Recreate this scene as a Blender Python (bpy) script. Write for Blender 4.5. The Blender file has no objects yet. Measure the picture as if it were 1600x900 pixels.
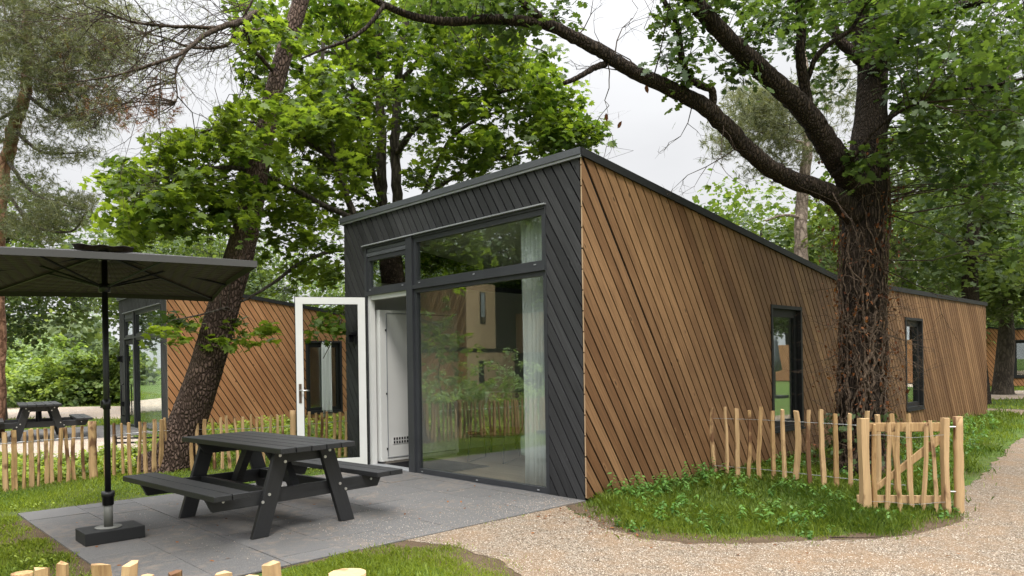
import bpy, bmesh, math, random
import numpy as np
from mathutils import Vector, Matrix
random.seed(7)
rng = np.random.default_rng(11)
SC = bpy.context.scene
COL = SC.collection
R = math.radians

# ------------------------------------------------------------------ camera
CAM = np.array([4.8158, -5.6411, 1.4])
FPX, ROLL, YAW, PPX, PPY = 1138.0, -0.0159, 0.8083, 800.0, 569.6
cam_d = bpy.data.cameras.new('camera')
cam = bpy.data.objects.new('camera', cam_d)
COL.objects.link(cam)
cam_d.sensor_width = 36.0
cam_d.lens = FPX / 1600 * 36.0
cam_d.shift_y = (PPY - 450) / 1600
cam_d.clip_start = 0.05
cam_d.clip_end = 2000
cam.matrix_world = (Matrix.Translation(Vector(CAM)) @ Matrix.Rotation(YAW, 4, 'Z')
                    @ Matrix.Rotation(R(90), 4, 'X') @ Matrix.Rotation(ROLL, 4, 'Z'))
SC.camera = cam

# ------------------------------------------------------------------ sky, sun, exposure
SUN_EL, SUN_AZ = R(52), R(-35)      # azimuth measured from +X towards +Y: light comes from there
w = bpy.data.worlds.new('World')
SC.world = w
w.use_nodes = True
nt = w.node_tree
nt.nodes.clear()
def wn(t, **k):
    n = nt.nodes.new(t)
    for a, b in k.items():
        setattr(n, a, b)
    return n
sky = wn('ShaderNodeTexSky', sky_type='NISHITA', sun_disc=False, sun_elevation=SUN_EL, sun_rotation=R(90) - SUN_AZ)
hsv = wn('ShaderNodeHueSaturation'); hsv.inputs['Saturation'].default_value = 0.12
nt.links.new(sky.outputs[0], hsv.inputs['Color'])
tc = wn('ShaderNodeTexCoord')
sep = wn('ShaderNodeSeparateXYZ'); nt.links.new(tc.outputs['Generated'], sep.inputs[0])
mr = wn('ShaderNodeMapRange')                       # overcast: brighter towards the zenith
mr.inputs['From Min'].default_value = 0.0; mr.inputs['From Max'].default_value = 1.0
mr.inputs['To Min'].default_value = 4.05; mr.inputs['To Max'].default_value = 52.0
pw = wn('ShaderNodeMath', operation='POWER'); pw.inputs[1].default_value = 4.0
nt.links.new(sep.outputs['Z'], pw.inputs[0]); nt.links.new(pw.outputs[0], mr.inputs['Value'])
mp = wn('ShaderNodeMapping'); mp.inputs['Scale'].default_value = (1.6, 1.6, 4.0)
nt.links.new(tc.outputs['Generated'], mp.inputs[0])
nz = wn('ShaderNodeTexNoise'); nz.inputs['Scale'].default_value = 1.3; nz.inputs['Detail'].default_value = 5
nt.links.new(mp.outputs[0], nz.inputs['Vector'])
cr = wn('ShaderNodeMapRange'); cr.inputs['From Min'].default_value = 0.3; cr.inputs['From Max'].default_value = 0.7
cr.inputs['To Min'].default_value = 0.90; cr.inputs['To Max'].default_value = 1.08
nt.links.new(nz.outputs[0], cr.inputs['Value'])
mu = wn('ShaderNodeMath', operation='MULTIPLY')
nt.links.new(mr.outputs[0], mu.inputs[0]); nt.links.new(cr.outputs[0], mu.inputs[1])
cl = wn('ShaderNodeVectorMath', operation='SCALE'); cl.inputs[0].default_value = (0.985, 0.995, 1.02)
nt.links.new(mu.outputs[0], cl.inputs['Scale'])
mx = wn('ShaderNodeMix', data_type='RGBA'); mx.inputs[0].default_value = 0.94
nt.links.new(hsv.outputs[0], mx.inputs[6]); nt.links.new(cl.outputs[0], mx.inputs[7])
bg = wn('ShaderNodeBackground'); bg.inputs['Strength'].default_value = 0.12
nt.links.new(mx.outputs[2], bg.inputs['Color'])
wo = wn('ShaderNodeOutputWorld'); nt.links.new(bg.outputs[0], wo.inputs[0])

sd = bpy.data.lights.new('sun', 'SUN'); sd.energy = 1.5; sd.angle = R(12); sd.color = (1.0, 0.955, 0.88)
so = bpy.data.objects.new('sun', sd); COL.objects.link(so)
sdir = Vector((math.cos(SUN_EL) * math.cos(SUN_AZ), math.cos(SUN_EL) * math.sin(SUN_AZ), math.sin(SUN_EL)))
so.rotation_euler = (-sdir).to_track_quat('-Z', 'Y').to_euler(); so.location = (20, -15, 30)
SC.view_settings.view_transform = 'Standard'
SC.view_settings.look = 'None'
SC.view_settings.gamma = 1
SC.view_settings.exposure = 0.80
SC.render.engine = 'CYCLES'
SC.cycles.max_bounces = 8
SC.cycles.transparent_max_bounces = 24
SC.cycles.use_denoising = True
SC.cycles.caustics_reflective = False
SC.cycles.caustics_refractive = False

# ------------------------------------------------------------------ surveying helpers: sight lines from the known camera
_c, _s = math.cos(ROLL), math.sin(ROLL)
_Rv = np.array([math.cos(YAW), math.sin(YAW), 0]); _Fv = np.array([-math.sin(YAW), math.cos(YAW), 0]); _Uv = np.array([0, 0, 1.0])
def ray(x, y):
    a, b = x - PPX, y - PPY
    return ((_c * a + _s * b) / FPX) * _Rv + _Fv - ((-_s * a + _c * b) / FPX) * _Uv
def D(x, y, t): return CAM + ray(x, y) * t
def G(x, y, z=0.0):
    d = ray(x, y)
    return CAM + d * ((z - CAM[2]) / d[2])
def depth_of(P): return float((np.asarray(P, float) - CAM) @ _Fv)

# ------------------------------------------------------------------ materials
class M:
    def __init__(s, name):
        s.m = bpy.data.materials.new(name); s.m.use_nodes = True
        s.t = s.m.node_tree; s.t.nodes.clear()
        s.out = s.t.nodes.new('ShaderNodeOutputMaterial')
    def n(s, typ, ins=None, out=0, **props):
        nd = s.t.nodes.new('ShaderNode' + typ)
        for k, v in props.items(): setattr(nd, k, v)
        for k, v in (ins or {}).items():
            if hasattr(v, 'is_output'): s.t.links.new(v, nd.inputs[k])
            else: nd.inputs[k].default_value = v
        return nd.outputs[out]
    def coord(s, kind='Object'):
        nd = s.t.nodes.new('ShaderNodeTexCoord'); return nd.outputs[kind]
    def scale(s, vec, sc): return s.n('Mapping', {'Vector': vec, 'Scale': sc})
    def noise(s, vec, sc, det=4, rough=.55): return s.n('TexNoise', {'Vector': vec, 'Scale': sc, 'Detail': det, 'Roughness': rough})
    def ramp(s, fac, stops):
        nd = s.t.nodes.new('ShaderNodeValToRGB'); s.t.links.new(fac, nd.inputs[0])
        e = nd.color_ramp.elements
        while len(e) < len(stops): e.new(0.5)
        for i, (p, c) in enumerate(stops):
            e[i].position = p
            e[i].color = (c, c, c, 1) if not hasattr(c, '__len__') else (*c, 1)
        return nd.outputs[0]
    def mix(s, f, a, b, blend='MIX'):
        nd = s.t.nodes.new('ShaderNodeMix'); nd.data_type = 'RGBA'; nd.blend_type = blend
        for i, v in ((0, f), (6, a), (7, b)):
            if hasattr(v, 'is_output'): s.t.links.new(v, nd.inputs[i])
            else: nd.inputs[i].default_value = v if i == 0 else (*v, 1) if len(v) == 3 else v
        return nd.outputs[2]
    def math(s, op, a, b=0.0, c=0.0):
        nd = s.t.nodes.new('ShaderNodeMath'); nd.operation = op
        for i, v in enumerate((a, b, c)):
            if hasattr(v, 'is_output'): s.t.links.new(v, nd.inputs[i])
            else: nd.inputs[i].default_value = v
        return nd.outputs[0]
    def tint(s): return s.n('Attribute', {}, 2, attribute_name='tint')
    def bump(s, h, st=.3, dist=.01): return s.n('Bump', {'Height': h, 'Strength': st, 'Distance': dist})
    def pbr(s, col, rough=.6, normal=None, spec=.4, **k):
        ins = {'Base Color': col if hasattr(col, 'is_output') else (*col, 1), 'Roughness': rough, 'Specular IOR Level': spec}
        if normal is not None: ins['Normal'] = normal
        for a, b in k.items(): ins[a.replace('_', ' ')] = b
        return s.n('BsdfPrincipled', ins)
    def end(s, sh):
        s.t.links.new(sh, s.out.inputs['Surface']); return s.m

def m_board(name, dark, mid, light, rough=.62, knots=True, spec=.3, bumps=.25, wx=1.0):
    """sawn board: uv.x runs along the board, uv.y across; tint = one value per board"""
    m = M(name); uv = m.coord('UV'); t = m.tint()
    g = m.noise(m.scale(uv, (2.2, 55, 1)), 1.0, 6, .65)
    big = m.noise(m.scale(uv, (.9, 7, 1)), 1.0, 3)
    c = m.mix(m.ramp(m.math('ADD', m.math('MULTIPLY', t, .62), m.math('MULTIPLY', big, .38)), [(.18, 0), (.86, 1)]), mid, light)
    c = m.mix(m.math('MULTIPLY', m.ramp(g, [(.36, 1), (.60, 0)]), .5), c, dark)
    ob = m.noise(m.coord(), .55, 3)
    c = m.mix(m.math('MULTIPLY', m.ramp(ob, [(.40, 0), (.68, 1)]), .35), c, dark)
    h = g
    if knots:
        v = m.n('TexVoronoi', {'Vector': m.scale(uv, (2.6, 7.5, 1)), 'Scale': 1.0, 'Randomness': .9})
        k = m.ramp(v, [(.045, 1), (.10, 0)])
        c = m.mix(m.math('MULTIPLY', m.ramp(v, [(.07, 0), (.11, 1), (.13, 1), (.18, 0)]), .35), c, light)
        c = m.mix(m.math('MULTIPLY', k, .8), c, tuple(x * .45 for x in dark))
    nrm = m.bump(h, bumps, .004)
    return m.end(m.pbr(c, rough, nrm, spec))

def m_plain(name, col, rough=.5, spec=.4, metal=0.0, nscale=30, var=.12, bump=.08):
    m = M(name); o = m.coord()
    n = m.noise(o, nscale, 5); b = m.noise(o, 3.0, 3)
    c = m.mix(m.math('MULTIPLY', m.ramp(b, [(.3, 0), (.75, 1)]), 1.0), tuple(x * (1 - var) for x in col), tuple(min(1, x * (1 + var)) for x in col))
    return m.end(m.pbr(c, m.math('ADD', m.math('MULTIPLY', n, .15), rough - .07), m.bump(n, bump, .002), spec, Metallic=metal))

def m_leaf(name, dark, light, trans=.45, rough=.5, spec=.35, back=None):
    m = M(name); t = m.tint()
    c = m.mix(t, dark, light)
    tc_ = m.mix(t, tuple(min(1, x * k) for x, k in zip(dark, (1.5, 1.5, .7))), tuple(min(1, x * k) for x, k in zip(light, (1.6, 1.5, .6))))
    p = m.pbr(c, rough, None, spec)
    tr = m.n('BsdfTranslucent', {'Color': tc_})
    return m.end(m.n('MixShader', {0: trans, 1: p, 2: tr}))

def m_bark(name, dark, light, sx=9, sz=1.6, strength=1.0, top=None):
    m = M(name); o = m.coord()
    warp = m.n('VectorMath', {0: m.scale(o, (sx, sx, sz)), 1: m.n('TexNoise', {'Vector': o, 'Scale': 5.0, 'Detail': 3}, 1)}, operation='ADD')
    v = m.n('TexVoronoi', {'Vector': warp, 'Scale': 1.0}, feature='DISTANCE_TO_EDGE')
    f = m.noise(o, 40, 5); b = m.noise(o, 2.0, 3)
    h = m.ramp(v, [(0, 0), (.28, 1)])
    c = m.mix(h, dark, light)
    c = m.mix(m.math('MULTIPLY', m.ramp(f, [(.35, 0), (.7, 1)]), .45), c, tuple(x * .45 for x in light))
    c = m.mix(m.math('MULTIPLY', m.ramp(b, [(.45, 0), (.7, 1)]), .35), c, tuple(x * 1.35 for x in light))
    hh = m.math('ADD', h, m.math('MULTIPLY', f, .5))
    return m.end(m.pbr(c, .9, m.bump(hh, strength, .03), .15))

MT = {}
MT['wood'] = m_board('larch_cladding', (.048, .021, .009), (.138, .066, .027), (.295, .165, .078))
MT['wood_b'] = m_board('larch_cladding_red', (.11, .048, .020), (.36, .165, .072), (.48, .245, .115))
MT['black_wood'] = m_board('black_stained_boards', (.010, .010, .0105), (.024, .024, .0255), (.055, .055, .057), rough=.6, spec=.3, bumps=.6)
MT['wood_pale'] = m_board('pale_render_boards', (.22, .14, .08), (.36, .25, .15), (.50, .36, .23), knots=False)
MT['backing'] = m_plain('black_membrane', (.008, .008, .009), .9, .1)
MT['frame'] = m_plain('anthracite_frame', (.032, .034, .038), .42, .4, bump=.03)
MT['frame_dark'] = m_plain('black_frame', (.012, .0125, .013), .6, .3, bump=.03)
MT['trim'] = m_plain('grey_metal_trim', (.075, .08, .088), .42, .5, bump=.02)
MT['trim_light'] = m_plain('light_grey_trim', (.26, .27, .28), .45, .5, bump=.02)
MT['white'] = m_plain('white_paint', (.62, .62, .60), .45, .4, var=.03, bump=.02)
MT['white_wall'] = m_plain('white_wall_paint', (.60, .59, .56), .7, .3, var=.03, bump=.03)
MT['steel'] = m_plain('brushed_steel', (.55, .54, .52), .3, .5, 1.0)
MT['bronze'] = m_plain('brown_handle_plate', (.12, .085, .06), .4, .5, .6)
MT['membrane'] = m_plain('roof_membrane', (.05, .052, .055), .8, .2)
MT['plastic'] = m_board('recycled_plastic_planks', (.006, .006, .0065), (.013, .0135, .0145), (.024, .0245, .026), rough=.5, knots=False, spec=.5, bumps=.5)
MT['bolt'] = m_plain('galvanised_bolt', (.6, .6, .6), .35, .5, .9)
MT['pole'] = m_plain('black_powder_coat', (.010, .010, .011), .35, .5, bump=.02)
MT['tube'] = m_plain('grey_steel_tube', (.16, .16, .145), .6, .4, .3)
MT['rust'] = m_plain('rusty_steel', (.16, .075, .035), .8, .2)
MT['wire'] = m_plain('zinc_wire', (.42, .42, .42), .45, .5, .7)

def m_glass(name, refl, tintc=(1, 1, 1)):
    m = M(name)
    g = m.n('BsdfGlossy', {'Color': (.95, 1, .97, 1), 'Roughness': 0.0})
    tr = m.n('BsdfTransparent', {'Color': (*tintc, 1)})
    lw = m.n('LayerWeight', {'Blend': .5}, 1)
    f = m.math('ADD', m.math('MULTIPLY', m.math('POWER', lw, 3.0), .9), refl)
    f = m.math('MINIMUM', f, .95)
    return m.end(m.n('MixShader', {0: f, 1: tr, 2: g}))
MT['glass'] = m_glass('window_glass', .15, (.95, .98, .96))
MT['glass_clear'] = m_glass('door_glass', .0, (.95, .97, .96))

def m_fabric(name, col):
    m = M(name); o = m.coord(); n = m.noise(m.scale(o, (1, 1, 1)), 220, 2)
    p = m.pbr(col, .8, m.bump(n, .1, .001), .2)
    tr = m.n('BsdfTranslucent', {'Color': (*[min(1, x * 1.1) for x in col], 1)})
    return m.end(m.n('MixShader', {0: .45, 1: p, 2: tr}))
MT['curtain'] = m_fabric('white_sheer_curtain', (.93, .94, .94))
m = M('grey_canopy_cloth'); o = m.coord(); n = m.noise(o, 300, 2); b = m.noise(o, 1.5, 3)
c = m.mix(b, (.075, .073, .072), (.115, .112, .110))
MT['canopy'] = m.end(m.n('MixShader', {0: .30, 1: m.pbr(c, .8, m.bump(n, .15, .001), .2), 2: m.n('BsdfTranslucent', {'Color': (.13, .095, .07, 1)})}))
m = M('oak_floor'); o = m.coord(); g = m.noise(m.scale(o, (2, 30, 1)), 1, 5); br = m.n('TexBrick', {'Vector': o, 'Color1': (.30, .225, .16, 1), 'Color2': (.38, .29, .21, 1), 'Mortar': (.09, .06, .04, 1), 'Scale': 1.0, 'Mortar Size': .002, 'Brick Width': 1.4, 'Row Height': .16})
MT['floor'] = m.end(m.pbr(m.mix(m.math('MULTIPLY', g, .5), br, (.13, .09, .06)), .4, None, .4))

# split chestnut
m = M('split_chestnut'); o = m.coord(); rnd = m.n('ObjectInfo', {}, 5)
loc = m.n('VectorMath', {0: o, 1: m.n('CombineXYZ', {0: m.math('MULTIPLY', rnd, 37.0), 1: m.math('MULTIPLY', rnd, 91.0), 2: rnd})}, operation='ADD')
g = m.noise(m.scale(loc, (60, 60, 3)), 1.0, 6, .7); b = m.noise(m.scale(loc, (5, 5, 2.2)), 1.0, 4)
c = m.mix(m.ramp(g, [(.35, 0), (.68, 1)]), (.19, .105, .043), (.43, .285, .13))
c = m.mix(m.math('MULTIPLY', rnd, .6), c, (.52, .36, .20))
c = m.mix(m.ramp(b, [(.57, 0), (.64, .85)]), c, (.085, .035, .018))
MT['pale'] = m.end(m.pbr(c, .75, m.bump(g, .6, .004), .2))

# ground sheets
m = M('lawn_soil'); o = m.coord(); a = m.noise(o, .7, 5); b = m.noise(o, 9, 6); f = m.noise(o, 70, 4)
c = m.mix(m.ramp(b, [(.35, 0), (.65, 1)]), (.045, .075, .018), (.10, .155, .030))
c = m.mix(m.ramp(m.math('ADD', m.math('MULTIPLY', a, .6), m.math('MULTIPLY', b, .4)), [(.50, 0), (.60, 1)]), c, (.10, .135, .03))
c = m.mix(m.ramp(m.math('ADD', m.math('MULTIPLY', a, .5), m.math('MULTIPLY', f, .5)), [(.53, 0), (.60, .8)]), c, (.060, .042, .026))
MT['lawn'] = m.end(m.pbr(c, .95, m.bump(f, .8, .03), .1))
def m_gravel(name, cols, fine=105):
    m = M(name); o = m.coord()
    nd = m.t.nodes.new('ShaderNodeTexVoronoi'); m.t.links.new(o, nd.inputs['Vector']); nd.inputs['Scale'].default_value = fine
    dist, colr = nd.outputs['Distance'], nd.outputs['Color']
    h = m.n('SeparateColor', {0: colr}, 0)
    big = m.noise(o, 1.1, 5); mid = m.noise(o, 6, 4)
    c = m.ramp(h, [(0, cols[0]), (.35, cols[1]), (.75, cols[2]), (1, cols[3])])
    c = m.mix(m.math('MULTIPLY', m.ramp(dist, [(.35, 0), (.75, 1)]), .55), c, tuple(x * .35 for x in cols[0]))
    c = m.mix(m.math('MULTIPLY', m.ramp(m.math('ADD', m.math('MULTIPLY', big, .6), m.math('MULTIPLY', mid, .4)), [(.46, 0), (.60, 1)]), .65), c, cols[4])
    return m.end(m.pbr(c, .9, m.bump(m.ramp(dist, [(0, 1), (.7, 0)]), .9, .012), .2))
MT['gravel'] = m_gravel('pale_path_gravel', [(.085, .062, .044), (.215, .162, .112), (.33, .265, .195), (.52, .46, .37), (.245, .160, .092)])
MT['sand'] = m_gravel('sandy_road', [(.30, .24, .19), (.40, .33, .27), (.46, .39, .32), (.58, .50, .42), (.42, .31, .22)], 40)
m = M('dark_concrete_slabs'); o = m.coord(); t = m.tint(); a = m.noise(o, 1.3, 5); f = m.noise(o, 160, 3); g = m.noise(o, 14, 6)
c = m.mix(t, (.068, .065, .062), (.082, .079, .076))
c = m.mix(m.math('MULTIPLY', m.ramp(f, [(.4, 0), (.75, 1)]), .5), c, (.20, .195, .19))
c = m.mix(m.math('MULTIPLY', m.ramp(m.math('ADD', m.math('MULTIPLY', a, .55), m.math('MULTIPLY', g, .45)), [(.51, 0), (.61, 1)]), .42), c, (.20, .155, .115))
MT['slab'] = m.end(m.pbr(c, .8, m.bump(f, .5, .002), .3))
m = M('soil_edge'); o = m.coord(); f = m.noise(o, 60, 5); b = m.noise(o, 8, 4)
MT['soil'] = m.end(m.pbr(m.mix(b, (.045, .030, .018), (.14, .10, .065)), .95, m.bump(f, 1.0, .02), .1))
m = M('pebbles'); t = m.tint()
MT['pebble'] = m.end(m.pbr(m.ramp(t, [(0, (.16, .115, .08)), (.5, (.31, .25, .185)), (1, (.50, .45, .38))]), .8, None, .25))

MT['maple'] = m_leaf('maple_leaf', (.042, .080, .014), (.155, .220, .034), .55, .45, .3)
MT['oak_leaf'] = m_leaf('oak_leaf', (.032, .062, .017), (.10, .155, .042), .45, .45, .35)
MT['dark_leaf'] = m_leaf('dark_tree_leaf', (.040, .070, .022), (.125, .175, .058), .40)
MT['mid_leaf'] = m_leaf('mid_green_leaf', (.055, .100, .026), (.19, .26, .070), .42)
MT['pale_leaf'] = m_leaf('pale_bush_leaf', (.11, .17, .05), (.27, .36, .13), .45)
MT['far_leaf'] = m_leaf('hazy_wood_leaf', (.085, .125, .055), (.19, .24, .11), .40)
MT['needle'] = m_leaf('pine_needle', (.070, .085, .042), (.19, .20, .11), .30, .6)
MT['grass'] = m_leaf('grass_blade', (.080, .135, .022), (.30, .37, .065), .45, .5, .25)
MT['weed'] = m_leaf('nettle_leaf', (.045, .115, .020), (.13, .25, .050), .40)
MT['dry_leaf'] = m_leaf('dry_brown_leaf', (.075, .028, .015), (.25, .105, .045), .30, .7, .1)
MT['bark_oak'] = m_bark('oak_bark', (.010, .0075, .0055), (.058, .042, .031), 34, 8, .9)
MT['bark_pine'] = m_bark('pine_bark', (.020, .012, .009), (.15, .102, .080), 26, 11.0, .9)
MT['bark_red'] = m_bark('red_pine_bark', (.10, .05, .03), (.34, .19, .12), 7, 3.0, .7)
MT['bark_grey'] = m_bark('grey_bark', (.035, .030, .025), (.12, .10, .08), 12, 3, .8)
MT['bark_pale'] = m_bark('pale_bark', (.12, .09, .075), (.34, .27, .22), 8, 3, .7)
MT['twig'] = m_bark('twig_bark', (.025, .018, .013), (.085, .062, .045), 30, 8, .5)
MT['vine'] = m_bark('vine_stem', (.035, .025, .018), (.155, .112, .080), 40, 10, .5)
# ------------------------------------------------------------------ object helpers
def tag(o, label=None, cat=None, group=None, kind=None):
    if label: o['label'] = label
    if cat: o['category'] = cat
    if group: o['group'] = group
    if kind: o['kind'] = kind
    return o
def link(o, parent=None):
    COL.objects.link(o)
    if parent is not None: o.parent = parent
    return o
def empty(name, loc=(0, 0, 0), rz=0.0, label=None, cat=None, group=None):
    o = bpy.data.objects.new(name, None)
    o.empty_display_size = .2
    o.location = loc; o.rotation_euler = (0, 0, rz)
    return tag(link(o), label, cat, group)

class MB:
    """collects polygons (with one tint and uvs per polygon) and links them as one mesh object"""
    def __init__(s): s.v = []; s.f = []; s.t = []; s.uv = []
    def poly(s, pts, tint=.5, uv=None):
        b = len(s.v); s.v += [tuple(p) for p in pts]
        s.f.append(tuple(range(b, b + len(pts)))); s.t.append(tint)
        s.uv.append(uv if uv is not None else [(p[0] + p[1], p[2]) for p in pts])
    def prism(s, base, ex, tint=.5, uv=None):
        """base polygon extruded by the vector ex"""
        ex = Vector(ex); b = [Vector(p) for p in base]; tp = [p + ex for p in b]
        n = sum((b[i].cross(b[(i + 1) % len(b)]) for i in range(len(b))), Vector())
        if n.dot(ex) > 0: front, back = tp, b
        else: front, back = list(reversed(tp)), list(reversed(b))
        fuv = uv if n.dot(ex) > 0 or uv is None else list(reversed(uv))
        s.poly(front, tint, fuv); s.poly(list(reversed(back)), tint, None if fuv is None else list(reversed(fuv)))
        k = len(b)
        for i in range(k):
            j = (i + 1) % k
            q = [back[i], back[j], front[j], front[i]]
            u = None if fuv is None else [fuv[i], fuv[j], fuv[j], fuv[i]]
            s.poly(q, tint, u)
    def box(s, lo, hi, tint=.5, mat=None, axis=0):
        x0, y0, z0 = lo; x1, y1, z1 = hi
        c = [Vector((x, y, z)) for x in (x0, x1) for y in (y0, y1) for z in (z0, z1)]
        off = tint * 13.7
        quads = [(0, 1, 3, 2), (4, 6, 7, 5), (0, 4, 5, 1), (2, 3, 7, 6), (0, 2, 6, 4), (1, 5, 7, 3)]
        for q in quads:
            pts = [c[i] for i in q]
            uv = []
            for p in pts:
                l = p[axis]; o = [p[i] for i in range(3) if i != axis]
                uv.append((l + off, o[0] + o[1] + off))
            s.poly([mat @ p for p in pts] if mat else pts, tint, uv)
    def tube(s, pts, rad, sides=8, tint=.5, cap=True, wob=0.0, seed=0):
        pts = [Vector(p) for p in pts]; n = len(pts)
        if not hasattr(rad, '__len__'): rad = [rad] * n
        rr = random.Random(seed); base = len(s.v); prev = None; L = 0
        ph = [rr.uniform(0, 6.28) for _ in range(4)]
        for i, p in enumerate(pts):
            t = (pts[min(i + 1, n - 1)] - pts[max(i - 1, 0)]).normalized()
            if prev is None: a = t.orthogonal().normalized()
            else: a = (prev - t * prev.dot(t)).normalized()
            prev = a; b = t.cross(a)
            for k in range(sides):
                an = 2 * math.pi * k / sides
                q = 1.0
                if wob: q += wob * (.5 * math.sin(3 * an + ph[0] + i * .21) + .35 * math.sin(5 * an + ph[1] - i * .13) + rr.uniform(-.35, .35))
                s.v.append(tuple(p + (a * math.cos(an) + b * math.sin(an)) * rad[i] * q))
        for i in range(n - 1):
            for k in range(sides):
                j = (k + 1) % sides
                s.f.append((base + i * sides + k, base + i * sides + j, base + (i + 1) * sides + j, base + (i + 1) * sides + k))
                s.t.append(tint); s.uv.append([(i * .1, k * .05)] * 4)
        if cap:
            s.f.append(tuple(base + k for k in reversed(range(sides)))); s.t.append(tint); s.uv.append([(0, 0)] * sides)
            s.f.append(tuple(base + (n - 1) * sides + k for k in range(sides))); s.t.append(tint); s.uv.append([(0, 0)] * sides)
    def build(s, name, mat, parent=None, smooth=False, bevel=0.0):
        me = bpy.data.meshes.new(name)
        me.from_pydata(s.v, [], s.f)
        at = me.attributes.new('tint', 'FLOAT', 'FACE'); at.data.foreach_set('value', s.t)
        ul = me.uv_layers.new(name='UVMap')
        ul.data.foreach_set('uv', [c for f in s.uv for p in f for c in p])
        me.materials.append(MT[mat] if isinstance(mat, str) else mat)
        if smooth: me.polygons.foreach_set('use_smooth', [True] * len(me.polygons))
        me.update()
        o = link(bpy.data.objects.new(name, me), parent)
        if bevel:
            bm = bmesh.new(); bm.from_mesh(me); bmesh.ops.remove_doubles(bm, verts=bm.verts, dist=1e-5)
            bm.to_mesh(me); bm.free()
            b = o.modifiers.new('edge', 'BEVEL'); b.width = bevel; b.segments = 2; b.limit_method = 'ANGLE'
        return o

def polys(name, V, tint, mat, parent=None, smooth=False):
    """V (N, k, 3): N flat polygons of k corners in one mesh; tint (N,)"""
    N, k, _ = V.shape
    me = bpy.data.meshes.new(name)
    me.vertices.add(N * k); me.vertices.foreach_set('co', V.reshape(-1).astype(np.float32))
    me.loops.add(N * k); me.loops.foreach_set('vertex_index', np.arange(N * k, dtype=np.int32))
    me.polygons.add(N); me.polygons.foreach_set('loop_start', np.arange(0, N * k, k, dtype=np.int32))
    me.update(calc_edges=True)
    at = me.attributes.new('tint', 'FLOAT', 'FACE'); at.data.foreach_set('value', np.asarray(tint, np.float32))
    me.materials.append(MT[mat])
    return link(bpy.data.objects.new(name, me), parent)

def copy_tree(o, parent=None):
    c = o.copy(); COL.objects.link(c); c.parent = parent
    for ch in [x for x in KIDS.get(o.name, [])]: copy_tree(ch, c)
    return c
KIDS = {}
def note_kids(root):
    for ch in root.children: KIDS.setdefault(root.name, []).append(ch); note_kids(ch)

def clip(poly, n, d):
    """keep n.p <= d (2-D)"""
    out = []
    for i in range(len(poly)):
        a, b = poly[i], poly[(i + 1) % len(poly)]
        da, db = n[0] * a[0] + n[1] * a[1] - d, n[0] * b[0] + n[1] * b[1] - d
        if da <= 0: out.append(a)
        if (da < 0 < db) or (db < 0 < da):
            t = da / (da - db); out.append((a[0] + (b[0] - a[0]) * t, a[1] + (b[1] - a[1]) * t))
    return out
def area(p): return abs(sum(p[i][0] * p[(i + 1) % len(p)][1] - p[(i + 1) % len(p)][0] * p[i][1] for i in range(len(p)))) / 2

def clad(regions, to3, nrm, thick, slope, pitch, gap, seed=1):
    """slanted boards over convex regions (2-D u,v); boards fall towards +u at `slope` degrees from vertical"""
    mb = MB(); rr = random.Random(seed)
    a = R(slope); d = (math.sin(a), -math.cos(a)); n = (math.cos(a), math.sin(a))   # along / across
    allp = [p for r_ in regions for p in r_]
    lo = min(n[0] * p[0] + n[1] * p[1] for p in allp); hi = max(n[0] * p[0] + n[1] * p[1] for p in allp)
    k0, k1 = int(math.floor(lo / pitch)), int(math.ceil(hi / pitch))
    for k in range(k0, k1 + 1):
        tint = rr.random(); off = rr.uniform(0, 50); th = thick + rr.uniform(-.0012, .0012)
        s0, s1 = k * pitch + gap / 2, (k + 1) * pitch - gap / 2
        for reg in regions:
            p = clip(clip(reg, n, s1), (-n[0], -n[1]), -s0)
            if len(p) < 3 or area(p) < 1e-5: continue
            uv = [(q[0] * d[0] + q[1] * d[1] + off, q[0] * n[0] + q[1] * n[1] + off) for q in p]
            base = [Vector(to3(*q)) for q in p]
            mb.prism(base, Vector(nrm) * th, tint, uv)
    return mb

def tilted_ring(mb, to3, nrm, o, i, depth, tint=.5):
    """rectangular frame ring: outer (u0,v0,u1,v1), inner the same, butted members"""
    def bar(u0, v0, u1, v1):
        if u1 - u0 < 1e-4 or v1 - v0 < 1e-4: return
        mb.prism([to3(u0, v0), to3(u1, v0), to3(u1, v1), to3(u0, v1)], Vector(nrm) * depth, tint)
    bar(o[0], o[1], i[0], o[3]); bar(i[2], o[1], o[2], o[3]); bar(i[0], o[1], i[2], i[1]); bar(i[0], i[3], i[2], o[3])

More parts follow.
